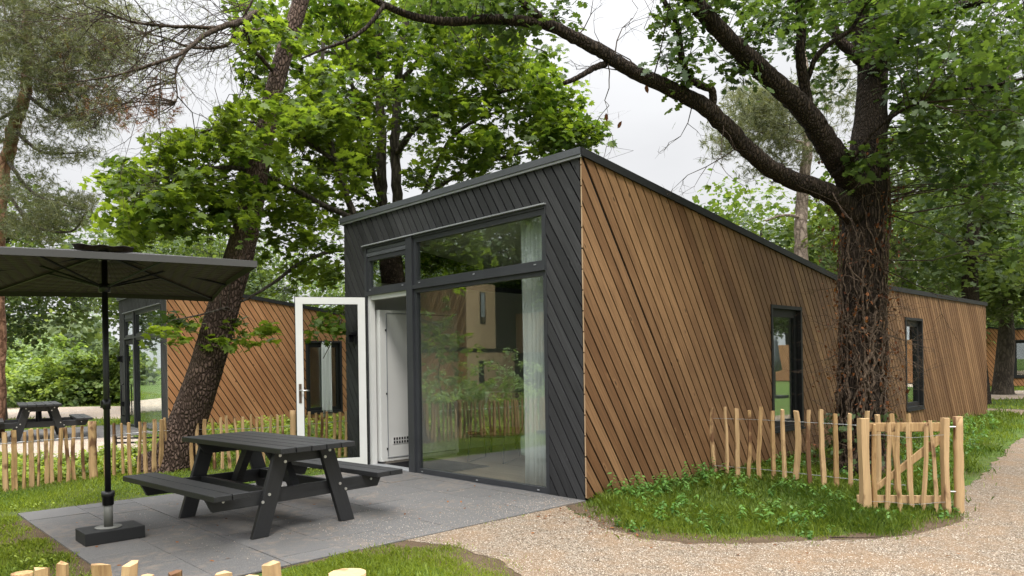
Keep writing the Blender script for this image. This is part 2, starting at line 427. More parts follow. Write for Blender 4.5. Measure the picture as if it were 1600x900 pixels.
# ------------------------------------------------------------------ the cabins
def build_cabin(loc, rz, label, Hf=3.578, Hb=2.72, Lk=6.23, L=14.83, W=4.615, wins=((3.93, 4.88), (9.24, 10.22)), z0=.416, z1=2.178, seed=1, door_open=True, wood='wood'):
    root = empty('cabin', loc, rz, label, 'cabin', 'timber cabins of the park')
    T = .085
    roofz = lambda y: Hf - (Hf - Hb) * min(max(y, 0), Lk) / Lk
    # side wall (x = 0 plane, facing +X), boards with window openings
    ys = sorted({0.0, Lk, L} | {e for w_ in wins for e in w_})
    regs = []
    for a, b in zip(ys[:-1], ys[1:]):
        hole = any(abs(a - w_[0]) < 1e-6 and abs(b - w_[1]) < 1e-6 for w_ in wins)
        ta, tb = roofz(a) - T, roofz(b) - T
        if hole:
            regs.append([(a, .0), (b, .0), (b, z0), (a, z0)]); regs.append([(a, z1), (b, z1), (b, tb), (a, ta)])
        else: regs.append([(a, .0), (b, .0), (b, tb), (a, ta)])
    regs = [[(u, v if v > 0 else .03) for u, v in r_] for r_ in regs]
    clad(regs, lambda u, v: (-.012, u - .024 if abs(u) < 1e-6 else u, v), (1, 0, 0), .012, 32.5, .1255, .019, seed).build('side_wall', wood, root)
    # the dark backing, with the same openings
    mb = MB()
    for r_ in regs: mb.prism([(-.16, u if u > 0 else .03, v - (.03 if v < .05 else 0)) for u, v in r_], (.145, 0, 0))
    far = [(-W + .03, 0.03), (-W + .03, L), ]
    mb.prism([(-W + .04, .03, 0), (-W + .04, L, 0), (-W + .04, L, Hb - T), (-W + .04, Lk, Hb - T), (-W + .04, .03, Hf - T)], (.1, 0, 0))
    mb.prism([(-W + .14, L, 0), (-.16, L, 0), (-.16, L, Hb - T), (-W + .14, L, Hb - T)], (0, -.1, 0))
    mb.build('wall_core', 'backing', root)
    # left side and rear cladding (out of the photograph's sight)
    clad([[(0, .03), (Lk, .03), (Lk, Hb - T), (0, Hf - T)], [(Lk, .03), (L, .03), (L, Hb - T), (Lk, Hb - T)]],
         lambda u, v: (-W + .024, u, v), (-1, 0, 0), .024, 30, .130, .013, seed + 1).build('side_wall', wood, root)
    clad([[(-W, .03), (0, .03), (0, Hb - T), (-W, Hb - T)]], lambda u, v: (u, L, v), (0, 1, 0), .024, 30, .130, .013, seed + 2).build('rear_wall', wood, root)
    # front wall
    k = W / 4.615
    fl, ml, mr_, fr = -4.05 * k, -3.03 * k, -2.90 * k, -.512 * k
    ft, tz = 3.09 * Hf / 3.578, 2.42 * Hf / 3.578
    e = .028
    regs = [[(-W + e, .0), (fl, .0), (fl, Hf - T), (-W + e, Hf - T)], [(fr, .0), (-e, .0), (-e, Hf - T), (fr, Hf - T)],
            [(fl, ft + .03), (fr, ft + .03), (fr, Hf - T), (fl, Hf - T)]]
    clad(regs, lambda u, v: (u, -.012, v), (0, -1, 0), .012, 31, .110, .018, seed + 3).build('front_wall', 'black_wood', root)
    mb = MB()
    for r_ in regs: mb.prism([(min(max(u, -W + .15), -.17) if abs(u) < .1 or u < -W + .1 else u, -.0095, v) for u, v in r_], (0, .135, 0))
    mb.build('wall_core', 'backing', root)
    mb = MB(); rr = random.Random(seed); z = .04
    while z < Hf - T - .03:
        h_ = min(.196, Hf - T - .01 - z); mb.box((-.0125, -.0305, z), (-.0005, -.0245, z + h_), rr.random(), axis=2); z += .211
    mb.build('board_ends', 'wood_pale', root)
    # roof and its edge trim
    mb = MB()
    mb.prism([(-W - .02, -.045, Hf - T + .012), (-W - .02, Lk, Hb - T + .012), (-W - .02, L + .04, Hb - T + .012), (-W - .02, L + .04, Hb - .012), (-W - .02, Lk, Hb - .012), (-W - .02, -.045, Hf - .012)], (W + .03, 0, 0))
    roof = mb.build('roof', 'membrane', root)
    mb = MB()
    prof = [(-.05, Hf - T), (Lk, Hb - T), (L + .05, Hb - T), (L + .05, Hb), (Lk, Hb), (-.05, Hf)]
    mb.prism([(.011, y, z) for y, z in prof], (.022, 0, 0)); mb.prism([(-W - .021, y, z) for y, z in prof], (-.022, 0, 0))
    mb.build('roof_trim', 'frame_dark', roof)
    mb = MB(); mb.box((-W - .024, -.068, Hf - .068), (.012, -.0505, Hf + .003)); mb.build('roof_trim', 'trim', roof)
    mb = MB(); mb.box((-W - .02, -.056, Hf - T - .010), (.010, -.030, Hf - .071)); mb.build('drip_edge', 'trim_light', roof)
    # glazed front: one dark frame, its members butted
    F3 = lambda u, v: (u, .06, v)
    def fbox(mb, u0, v0, u1, v1, y0=-.02, y1=.06, t=.5): mb.box((u0, y0, v0), (u1, y1, v1), t)
    gf = MB()
    fbox(gf, fl, -.03, fl + .05, ft, -.030); fbox(gf, ml, -.03, mr_, ft, -.045, .075)         # jamb, mullion
    fbox(gf, fr - .012, -.03, fr, ft, -.030)
    fbox(gf, fl + .05, ft - .03, ml, ft, -.026); fbox(gf, mr_, ft - .03, fr - .012, ft, -.026)
    fbox(gf, fl + .05, tz - .02, ml, tz + .03, -.040); fbox(gf, mr_, tz - .02, fr - .012, tz + .03, -.040)     # transom
    fbox(gf, mr_, -.03, fr - .012, .015, -.035)
    frame = gf.build('window_frame', 'frame', root)
    mb = MB(); fbox(mb, fl - .03, ft + .003, fr + .01, ft + .018, -.060, 0.0); mb.build('drip_edge', 'trim_light', frame)
    def sash(u0, v0, u1, v1, m_=.055, name='sash', y=-.012, mm='frame', bot=None):
        mb = MB(); b_ = bot or m_
        tilted_ring(mb, lambda a, b: (a, y, b), (0, 1, 0), (u0, v0, u1, v1), (u0 + m_, v0 + b_, u1 - m_, v1 - m_), .06)
        mb.build(name, mm, frame)
        mb = MB(); mb.box((u0 + m_ - .01, y + .030, v0 + b_ - .01), (u1 - m_ + .01, y + .036, v1 - m_ + .01)); mb.build('pane', 'glass', frame)
    top = ft - .03
    sash(mr_, tz + .03, fr - .012, top, .062)
    sash(fl + .05, tz + .03, ml, top - .12, .058)
    mb = MB()                                           # trickle vent above the small light
    for q in range(2): fbox(mb, fl + .05, top - .12 + q * .06 + .004, ml, top - .12 + q * .06 + .054, -.022 + q * .012, .05)
    mb.build('trickle_vent', 'trim', frame)
    sash(mr_, .015, fr - .012, tz - .02, .052, bot=.06)
    for u in (fl + .12, ml - .12, mr_ + .12, (mr_ + fr) / 2, fr - .18):
        mb = MB(); mb.box((u - .016, -.018, tz + .05), (u + .016, -.0125, tz + .062)); mb.build('drain_cap', 'trim_light', frame)
    for u in (mr_ + .12, (mr_ + fr) / 2, fr - .18):
        mb = MB(); mb.box((u - .016, -.018, .035), (u + .016, -.0125, .047)); mb.build('drain_cap', 'trim_light', frame)
    # door
    dw, db, dt = (ml - (fl + .06)), .03, tz - .05
    def door_parts(parent, inner):
        mb = MB(); tilted_ring(mb, lambda a, b: (a, .012, b), (0, 1, 0), (0.012, db, dw - .012, dt), (.112, db + .105, dw - .108, dt - .095), .045)
        d = mb.build('door', inner, parent)
        mb = MB(); tilted_ring(mb, lambda a, b: (a, -.008, b), (0, 1, 0), (0.0, db - .012, dw, dt + .012), (.118, db + .111, dw - .114, dt - .101), .0195)
        mb.build('outer_frame', 'frame_dark', d)
        mb = MB(); mb.box((.105, .022, db + .10), (dw - .10, .030, dt - .09)); mb.build('pane', 'glass_clear' if door_open else 'glass', d)
        mb = MB(); hx = dw - .062
        mb.box((hx - .018, .0575, .92), (hx + .018, .066, 1.18)); mb.build('handle_plate', 'bronze', d)
        mb = MB(); mb.tube([(hx, .066, 1.09), (hx, .115, 1.09)], .010, 10); mb.tube([(hx + .004, .108, 1.09), (hx - .05, .110, 1.09), (hx - .125, .108, 1.088)], .010, 10)
        mb.build('handle', 'steel', d, True)
        for z in (.2, .95, 1.35, 2.15):
            mb = MB(); mb.tube([(-.004, -.004, z), (-.004, -.004, z + .11)], .013, 8); mb.build('hinge', 'frame_dark', d)
        return d
    if door_open:
        d = door_parts(root, 'white'); d.location = (fl + .045, -.045, 0); d.rotation_euler = (0, 0, R(-119))
        mb = MB()                                       # white inner door frame and threshold
        mb.box((fl + .052, -.01, .03), (fl + .115, .065, tz - .022)); mb.box((fl + .116, .0, tz - .085), (ml - .002, .065, tz - .022))
        mb.build('inner_door_frame', 'white', root)
        mb = MB(); mb.box((fl + .052, -.035, -.03), (ml - .001, .14, .028)); mb.build('threshold', 'trim_light', root)
        for z in (.22, .60, .97, 1.37, 1.95, 2.17):
            mb = MB(); mb.tube([(fl + .035, -.05, z), (fl + .035, -.05, z + .05)], .016, 8); mb.build('hinge', 'frame_dark', root)
    else:
        d = door_parts(root, 'frame'); d.location = (fl + .05, 0, 0)
        mb = MB(); mb.tube([(fl - .06, -.02, .35), (fl - .06, -.10, .38), (fl - .06, -.10, 1.15), (fl - .06, -.02, 1.18)], .016, 8); mb.build('grab_rail', 'frame_dark', root, True)
    # wall lamp and socket beside the door
    mb = MB(); u = (fl - W) / 2 + .02
    mb.box((u - .045, -.034, 1.72), (u + .045, -.024, 1.92)); mb.box((u - .04, -.13, 1.86), (u + .04, -.034, 1.90)); mb.box((u - .04, -.13, 1.76), (u - .02, -.034, 1.86)); mb.box((u - .02, -.06, 1.74), (u + .03, -.034, 1.86))
    lamp = mb.build('wall_lamp', 'frame_dark', root)
    mb = MB(); mb.box((u + .10, -.075, .60), (u + .17, -.024, .72)); mb.build('socket_box', 'frame_dark', root)
    # side windows
    for (a, b) in wins:
        mb = MB(); S3 = lambda u, v: (-.11, u, v)
        tilted_ring(mb, S3, (1, 0, 0), (a, z0, b, z1), (a + .05, z0 + .05, b - .05, z1 - .05), .125)       # deep black reveal
        wf = mb.build('window', 'frame_dark', root)
        mb = MB(); tilted_ring(mb, lambda u, v: (-.105, u, v), (1, 0, 0), (a + .05, z0 + .05, b - .05, z1 - .05), (a + .13, z0 + .13, b - .13, z1 - .16), .05)
        mb.build('sash', 'frame_dark', wf)
        mb = MB(); mb.box((-.085, a + .12, z0 + .12), (-.078, b - .12, z1 - .15)); mb.build('pane', 'glass', wf)
        mb = MB(); mb.box((-.02, a - .01, z0 - .028), (.035, b + .01, z0 - .003)); mb.build('sill', 'frame_dark', wf)
    # inside
    mb = MB(); mb.box((-W + .15, .075, -.03), (-.17, L - .1, .02)); mb.build('room_floor', 'floor', root)
    mb = MB()
    mb.prism([(-W + .16, .14, Hf - .22), (-W + .16, 5.0, roofz(5) - .18), (-.18, 5.0, roofz(5) - .18), (-.18, .14, Hf - .22)], (0, 0, .04))
    mb.box((-W + .151, 4.9, .021), (-.171, 5.0, Hf - .95)); mb.box((-W + .151, .14, .021), (-W + .17, 4.899, roofz(4.9) - .25))
    a = min([w_[0] for w_ in wins]); mb.box((-.19, .14, .021), (-.171, min(a, 4.8) - .01, roofz(4.8) - .25))
    mb.build('room_wall', 'white_wall', root)
    return root, dict(fl=fl, ml=ml, mr=mr_, fr=fr, ft=ft, tz=tz)

cabin_a, fa = build_cabin((0, 0, 0), 0, 'large wedge-roofed cabin in brown larch with black front and its white door standing open', seed=3)
cabin_b, fb = build_cabin((-11.6, -.16, -.12), R(-4), 'cabin with closed black door behind the leaning pine trunk and the far picnic table', Hf=3.45, Hb=2.62, L=10.0,
                          wins=((3.1, 4.05),), seed=21, door_open=False, wood='wood_b')
# the third cabin, seen past the rear corner: its long side faces the camera
cabin_c, fc = build_cabin((-9.8, 33.4, -.0), R(-78), 'distant cabin glimpsed behind a grey tree trunk at the right edge', L=15, wins=((1.5, 2.4), (6.35, 7.1)), seed=31, door_open=False, wood='wood_b')
# closet seen through the open door, with its slotted grille
mb = MB(); mb.box((-4.44, .10, .06), (-3.875, 1.5, 2.2)); mb.box((-4.44, .18, .021), (-3.90, 1.48, .06))
clo = mb.build('entry_closet', 'white', None)
tag(clo, 'tall white technical closet with slotted grille just inside the open door', 'closet')
mb = MB()
mb.box((-3.8745, .20, .10), (-3.868, 1.44, .115)); mb.box((-3.8745, .20, .125), (-3.868, .215, 2.15)); mb.box((-3.8745, .215, 2.15), (-3.868, 1.44, 2.165))
mb.build('door_groove', 'trim_light', clo)
mb = MB(); mb.box((-3.8745, .285, .29), (-3.870, .70, .40)); gp = mb.build('grille', 'white', clo)
for i in range(9):
    for j in range(2):
        mb = MB(); mb.box((-3.8695, .30 + i * .045, .30 + j * .05), (-3.866, .325 + i * .045, .335 + j * .05)); mb.build('slot', 'frame_dark', gp)
for z in (.22, 1.0, 1.9):
    mb = MB(); mb.box((-3.8745, .185, z), (-3.86, .199, z + .03)); mb.build('latch', 'frame_dark', clo)
# dark mat inside the entrance
mb = MB(); mb.box((-3.86, .16, .0205), (-2.55, .95, .030)); o = mb.build('door_mat', 'backing'); tag(o, 'dark entrance mat on the floor just inside the open door', 'mat')
# curtains
def curtain(x0, x1, y, z0, z1, label, nf=7, group=None):
    n = nf * 14; K = 8; V = []; F = []
    for k_ in range(K + 1):
        f = k_ / K
        for i in range(n + 1):
            t = i / n; V.append((x0 + (x1 - x0) * t, y + (.020 + .008 * f) * math.sin(t * nf * 6.283 + .4 * f) + .008 * math.sin(t * nf * 2.3 * 6.283 + f), z1 + (z0 - z1) * f))
    for k_ in range(K):
        for i in range(n): a_ = k_ * (n + 1) + i; F.append((a_, a_ + 1, a_ + n + 2, a_ + n + 1))
    me = bpy.data.meshes.new('curtain'); me.from_pydata(V, [], F); me.materials.append(MT['curtain']); me.polygons.foreach_set('use_smooth', [True] * len(F)); me.update()
    o = link(bpy.data.objects.new('curtain', me)); s_ = o.modifiers.new('thickness', 'SOLIDIFY'); s_.thickness = .002
    return tag(o, label, 'curtain', group)
curtain(-1.12, -.62, .20, .04, 3.18, 'white sheer curtain drawn to the right inside the large front window')
c2 = curtain(-3.2, -.55, .22, .04, 3.0, 'white sheer curtains behind the glass of the cabin with the closed black door', nf=30)
c2.location = (-11.6, -.16, -.12); c2.rotation_euler = (0, 0, R(-4))
o = curtain(.05, .30, 0, .30, 2.15, 'white curtain hanging inside the side window behind the open glass door', nf=7)
o.location = (-11.6 + .24, -.16 + 3.45, -.12); o.rotation_euler = (0, 0, R(86)); 
# armchair on wire legs, side table with a white box, pale pouf
def lounge_chair():
    root = empty('armchair', (-2.85, 1.15, .02), R(25), 'brown leather lounge chair on thin black wire legs inside the large window', 'chair')
    mb = MB(); pts = []
    pr = [(-.02, .40), (.22, .36), (.46, .34), (.60, .42), (.70, .62), (.80, .92)]
    wd = [.27, .29, .31, .33, .32, .26]
    for (a, b) in zip(range(5), range(1, 6)):
        p0, p1 = pr[a], pr[b]
        mb.prism([(-wd[a], p0[0], p0[1]), (wd[a], p0[0], p0[1]), (wd[b], p1[0], p1[1]), (-wd[b], p1[0], p1[1])], (0, -.02, .045))
    MT['leather'] = m_plain('brown_leather', (.11, .045, .022), .5, .4)
    mb.build('seat_shell', 'leather', root)
    mb = MB()
    for sx in (-1, 1):
        x = sx * .26
        mb.tube([(x, .05, .37), (x * 1.05, -.04, .008), (x * 1.05, .62, .008), (x, .52, .38)], .009, 8)
    mb.tube([(-.26, .5, .36), (.26, .5, .36)], .009, 8); mb.tube([(-.26, .06, .36), (.26, .06, .36)], .009, 8)
    mb.build('leg_frame', 'pole', root)
lounge_chair()
root = empty('dining_table', (-3.35, 2.35, .02), 0, 'white round-cornered table standing deep inside the living room', 'table')
mb = MB(); mb.box((-.5, -.35, .72), (.5, .35, .745)); mb.build('table_top', 'white', root, bevel=.008)
for sx in (-1, 1):
    for sy in (-1, 1):
        mb = MB(); mb.tube([(sx * .42, sy * .28, 0), (sx * .40, sy * .26, .72)], .018, 8); mb.build('leg', 'pole', root)
mb = MB(); mb.box((-.13, -.10, 0), (.13, .10, .19)); mb.box((-.135, -.105, .192), (.135, .105, .21)); o = mb.build('storage_box', 'white', None, bevel=.006); o.location = (-3.70, 2.12, .766)
tag(o, 'small white lidded box on the indoor table behind the big glass', 'box')
root = empty('pouf', (-1.93, 1.55, .02), 0, 'pale green upholstered pouf partly hidden by the white curtain', 'pouf')
MT['green_cloth'] = m_plain('pale_green_cloth', (.42, .50, .42), .8, .2)
mb = MB(); mb.box((-.35, -.3, .14), (.35, .3, .42)); mb.build('cushion', 'green_cloth', root, bevel=.04)
for sx in (-1, 1):
    for sy in (-1, 1):
        mb = MB(); mb.tube([(sx * .28, sy * .24, 0), (sx * .28, sy * .24, .15)], .015, 8); mb.build('leg', 'pole', root)
# ------------------------------------------------------------------ ground, road, path, slabs
def sheet(name, pts, z, mat, kind='structure', label=None):
    me = bpy.data.meshes.new(name); me.from_pydata([(x, y, z) for x, y in pts], [], [tuple(range(len(pts)))]); me.materials.append(MT[mat]); me.update()
    if me.polygons[0].normal.z < 0: me.flip_normals()
    o = link(bpy.data.objects.new(name, me)); tag(o, label, None, None, kind); return o
def wobble(pts, step=.07, amp=.05, seed=0):
    """resample a closed outline and roughen it"""
    rr = random.Random(seed); out = []; off = 0
    for i in range(len(pts)):
        a, b = np.array(pts[i], float), np.array(pts[(i + 1) % len(pts)], float)
        L = np.hypot(*(b - a)); n = max(1, int(L / step)); nn = np.array([-(b - a)[1], (b - a)[0]]) / max(L, 1e-6)
        for k in range(n):
            off = off * .7 + rr.uniform(-1, 1) * amp * .5
            p = a + (b - a) * k / n + nn * (off if 0 < k else 0); out.append((p[0], p[1]))
    return out
sheet('ground', [(-400, -400), (400, -400), (400, 400), (-400, 400)], 0, 'lawn')
PATH = [(-.02, -.30), (.25, -.50), (.55, -.64), (1.0, -.88), (1.35, -.95), (1.7, -.86), (2.13, -.41), (2.40, -.08), (2.62, .20), (2.78, .50), (2.90, .95), (2.96, 1.45), (2.72, 2.10), (2.60, 2.8), (2.48, 3.6), (2.25, 5.46), (2.02, 7.5), (1.80, 9.5), (1.45, 12), (1.0, 14.3), (.3, 15.9), (-1.2, 16.5), (-5, 17.6), (-12, 19.5),
        (-12, 20.3), (-5, 18.4), (-1.0, 17.3), (1.2, 17.1), (2.6, 16.2), (3.4, 14), (4.2, 9), (4.6, 4), (5.0, 1), (6.0, -1.5), (9, -4), (12, -9), (6.5, -10), (4.6, -7), (3.6, -5.0), (3.05, -4.2), (2.4, -3.35), (1.7, -2.55), (1.35, -2.28), (.95, -2.12), (.5, -2.10), (.1, -2.22), (-.03, -2.28)]
pw = wobble(PATH, .07, .06, 4)
sheet('gravel_path', pw, .008, 'gravel')
sheet('soil_edge', wobble([(x * 1.0 + (0.10 if i in () else 0), y) for i, (x, y) in enumerate([(-.03, -.05), (.35, -.12), (.95, -.45), (1.4, -.55), (1.9, -.30), (2.35, .15), (2.55, .6), (2.62, 1.3), (2.45, 2.0), (2.9, 2.0), (3.02, 1.4), (2.95, .9), (2.83, .45), (2.2, -.45), (1.75, -.92), (1.3, -1.02), (.95, -.95), (.5, -.72), (.2, -.55), (-.03, -.36)])], .06, .11, 9), .004, 'soil')
sheet('soil_edge', wobble([(-.03, -2.1), (.6, -1.95), (1.5, -2.2), (1.7, -2.5), (1.2, -2.6), (.6, -2.55), (.1, -2.9), (-.03, -3.8)], .06, .06, 12), .0045, 'soil')
sheet('soil_edge', wobble([(-3.4, -4.15), (-3.3, -4.6), (-2.2, -4.75), (-1.0, -4.6), (0.1, -4.5), (.3, -4.0), (.0, -4.15)], .06, .06, 13), .0035, 'soil')
sheet('road', wobble([(-95, -52), (-28.6, -6.2), (-21.9, -1.9), (-17.9, .9), (-10, 12), (0, 24), (30, 60), (26, 62), (-5, 27), (-16, 12), (-26.4, 3.3), (-31.5, -2.2), (-98, -46)], .5, .2, 5), .006, 'sand')
sheet('gravel_path', wobble([(-12.4, -.75), (-7.6, -1.35), (-7.0, -2.4), (-9.3, -3.0), (-12.0, -3.7), (-12.3, -2.6)], .1, .06, 6), .007, 'sand')
def slabs(name, x0, x1, y0, y1, sx, sy, z, h, seed, origin=(0, 0), rz=0):
    rr = random.Random(seed); mb = MB(); r_ = 0; y = y0
    while y < y1 - .02:
        x = x0 - (sx / 2 if r_ % 2 else 0)
        while x < x1 - .02:
            a, b = max(x, x0), min(x + sx, x1); c, d = y, min(y + sy, y1); dz = rr.uniform(-.0022, .0022)
            g = .002
            mb.box((a + g, c + g, z), (b - g, d - g, z + h + dz), rr.random())
            x += sx
        y += sy; r_ += 1
    o = mb.build(name, 'slab', None, bevel=.004); o.location = (*origin, 0); o.rotation_euler = (0, 0, rz)
    return tag(o, kind='structure')
slabs('patio', -3.72, .0, -4.23, -.035, .50, .50, -.03, .046, 2)
slabs('patio', -4.2, -.4, -4.2, -.06, .5, .5, -.05, .062, 3, (-11.6, -.16), R(-4))
sheet('path', [(-3.70, -.03), (-3.70, -4.21), (-.02, -4.21), (-.02, -.03)], .0065, 'soil')

# ------------------------------------------------------------------ picnic tables of black recycled plastic
def picnic_table(loc, rz, label):
    root = empty('picnic_table', loc, rz, label, 'picnic table', 'black picnic tables')
    L2, zt = .90, .735
    mb = MB(); n = 5; wd = .136; g = .010
    for i in range(n):
        y = -(n * wd + (n - 1) * g) / 2 + i * (wd + g)
        mb.box((-L2, y, zt - .045), (L2, y + wd, zt), random.random(), axis=0)
    mb.build('table_top', 'plastic', root, bevel=.004)
    for sy in (-1, 1):
        mb = MB()
        for q in range(2):
            a = .615 + q * .150; y0, y1 = (a, a + .142) if sy > 0 else (-a - .142, -a)
            mb.box((-L2 + .02, y0, .425 - .045), (L2 - .02, y1, .425), random.random(), axis=0)
        mb.build('seat', 'plastic', root, bevel=.004)
    for sx in (-1, 1):
        xo = sx * (L2 - .26)
        for sy in (-1, 1):          # slanted leg: from the foot outside up to under the top
            mb = MB()
            f0, f1, t0, t1 = .50, .355, .285, .140
            p = [(xo, sy * (f0), 0), (xo, sy * (f1), 0), (xo, sy * t1, zt - .047), (xo, sy * t0, zt - .047)]
            mb.prism(p, (sx * .045, 0, 0), random.random(), [(0, .0), (0, .12), (.8, .12), (.8, 0)])
            mb.build('leg', 'plastic', root, bevel=.004)
        mb = MB(); xi = xo - sx * .045
        mb.prism([(xi, -.86, .378), (xi, .86, .378), (xi, .80, .26), (xi, -.80, .26)], (sx * .043, 0, 0), random.random(), [(0, 0), (1.8, 0), (1.75, .12), (.05, .12)])
        mb.build('crossbar', 'plastic', root, bevel=.004)
        mb = MB()
        mb.prism([(xi, -.34, zt - .047), (xi, .34, zt - .047), (xi, .27, zt - .15), (xi, -.27, zt - .15)], (sx * .043, 0, 0), random.random(), [(0, 0), (.7, 0), (.65, .1), (.05, .1)])
        mb.build('top_batten', 'plastic', root, bevel=.004)
        xf = xo + sx * .045
        for sy in (-1, 1):
            for (y, z) in ((.243, .655), (.195, .60), (.345, .345), (.405, .290)):
                mb = MB(); mb.tube([(xf, sy * y, z), (xf + sx * .007, sy * y, z)], .013, 10); mb.build('bolt', 'bolt', root)
            mb = MB(); mb.tube([(xf - sx * .045, sy * .72, .335), (xf - sx * .038, sy * .72, .335)], .011, 10); mb.build('bolt', 'bolt', root)
        mb = MB()                   # diagonal brace from the crossbar middle up to the top
        mb.prism([(sx * (L2 - .32), -.035, .30), (sx * (L2 - .42), -.035, .30), (sx * .20, -.035, zt - .050), (sx * .30, -.035, zt - .050)], (0, .07, 0), random.random())
        mb.build('brace', 'plastic', root)
    mb = MB()
    mb.box((-L2 + .305, -.32, .29), (L2 - .305, -.275, .378), .4); mb.box((-L2 + .305, .275, .29), (L2 - .305, .32, .378), .6)
    mb.build('stretcher', 'plastic', root, bevel=.003)
picnic_table((-1.625, -2.665, .017), R(4.5), 'black plastic picnic table on the dark slab patio in front of the open door')
picnic_table((-13.2, -2.26, .012), R(-8), 'small black picnic table far left beyond the stake fence, before the gravel road')

# ------------------------------------------------------------------ parasol
def parasol():
    px, py = -1.815, -3.92
    root = empty('parasol', (px, py, .017), 0, 'open rectangular charcoal parasol on a black pole in a square slab foot', 'parasol')
    mb = MB(); mb.box((-.16, -.205, 0), (.15, .235, .10)); base = mb.build('base_slab', 'frame_dark', root, bevel=.005)
    mb = MB(); mb.tube([(0, 0, .10), (0, 0, .108)], .10, 24); mb.tube([(0, 0, .108), (0, 0, .31)], .034, 20); mb.build('base_tube', 'tube', base, True)
    mb = MB(); mb.tube([(0, 0, .285), (0, 0, .35), (0, 0, .352), (0, 0, .395)], [.043, .043, .050, .050], 20); mb.build('collar', 'pole', base, True)
    mb = MB(); mb.tube([(0, 0, .30), (0, 0, 2.36)], .0235, 16); mb.build('pole', 'pole', root, True)
    mb = MB(); mb.box((-.05, -.035, 1.08), (-.02, .035, 1.14)); mb.tube([(-.055, 0, 1.16), (-.065, 0, 1.10), (-.06, 0, 1.02)], .008, 8); mb.tube([(0, 0, 1.07), (0, 0, 1.15)], .030, 14)
    mb.build('crank', 'pole', root, True)
    mb = MB(); mb.tube([(0, 0, 2.03), (0, 0, 2.10)], .045, 16); mb.build('runner', 'pole', root, True)
    mb = MB(); mb.tube([(0, 0, 2.29), (0, 0, 2.37)], .045, 16); mb.build('hub', 'pole', root, True)
    a = R(-15.5); ca, sa = math.cos(a), math.sin(a)
    rot = lambda x, y: (x * ca - y * sa, x * sa + y * ca)
    HX, HY, zr, za = 1.46, .97, 2.15, 2.375
    # canopy: four sloped fields from the rim up to the vent, sagging slightly between the ribs
    mb = MB(); N = 20
    rim = []
    cs = [(-HX, -HY), (HX, -HY), (HX, HY), (-HX, HY)]
    for i in range(4):
        p, q = cs[i], cs[(i + 1) % 4]
        for k in range(N):
            t = k / N; s_ = math.sin(math.pi * t)
            x, y = p[0] + (q[0] - p[0]) * t, p[1] + (q[1] - p[1]) * t
            l = math.hypot(x, y); x -= x / l * .035 * s_; y -= y / l * .035 * s_
            rim.append((x, y, zr - .005 + .012 * s_))
    Kr = 10
    def pt(i, f):
        x, y, z = rim[i % (4 * N)]; t = (i % N) / N; s_ = math.sin(math.pi * t)
        zz = za + (z - za) * f - .045 * math.sin(math.pi * f) * s_
        X, Y = rot(x * f, y * f); return (X, Y, zz)
    for i in range(4 * N):
        for k in range(Kr):
            f0, f1 = .10 + .90 * k / Kr, .10 + .90 * (k + 1) / Kr
            mb.poly([pt(i, f0), pt(i, f1), pt(i + 1, f1), pt(i + 1, f0)])
    cp = mb.build('canopy', 'canopy', root, True); sm = cp.modifiers.new('thickness', 'SOLIDIFY'); sm.thickness = .0025
    mb = MB()
    for i in range(4 * N):
        x, y, z = pt(i, 1); x2, y2, z2 = pt(i + 1, 1)
        mb.poly([(x, y, z - .001), (x, y, z - .045), (x2, y2, z2 - .045), (x2, y2, z2 - .001)])
    hm = mb.build('hem', 'canopy', cp); sm = hm.modifiers.new('thickness', 'SOLIDIFY'); sm.thickness = .003
    mb = MB()
    for i in range(4 * N):
        def pv(i, f):
            x, y, z = rim[i % (4 * N)]; X, Y = rot(x * f, y * f); return (X, Y, za + .016 - f * .10 + .008 * math.sin(i * .9) * f * 3)
        for k in range(3):
            mb.poly([pv(i, .22 * k / 3), pv(i, .22 * (k + 1) / 3), pv(i + 1, .22 * (k + 1) / 3), pv(i + 1, .22 * k / 3)])
    vt = mb.build('vent', 'canopy', cp, True); sm = vt.modifiers.new('thickness', 'SOLIDIFY'); sm.thickness = .003
    tips = [(-HX, -HY), (HX, -HY), (HX, HY), (-HX, HY), (0, -HY + .03), (0, HY - .03)]
    for (x, y) in tips:
        X, Y = rot(x * .99, y * .99); mb = MB()
        p = lambda f: (X * f, Y * f, za - .035 + (zr - za + .012) * f)
        mb.tube([p(.02), p(.5), p(1.0)], [.011, .011, .009], 6); rb = mb.build('rib', 'pole', root)
        f = .46 if abs(x) > .1 else .5
        mb = MB(); mb.tube([(X * .012, Y * .012, 2.07), p(f)], .009, 6); mb.build('strut', 'pole', rb)
parasol()

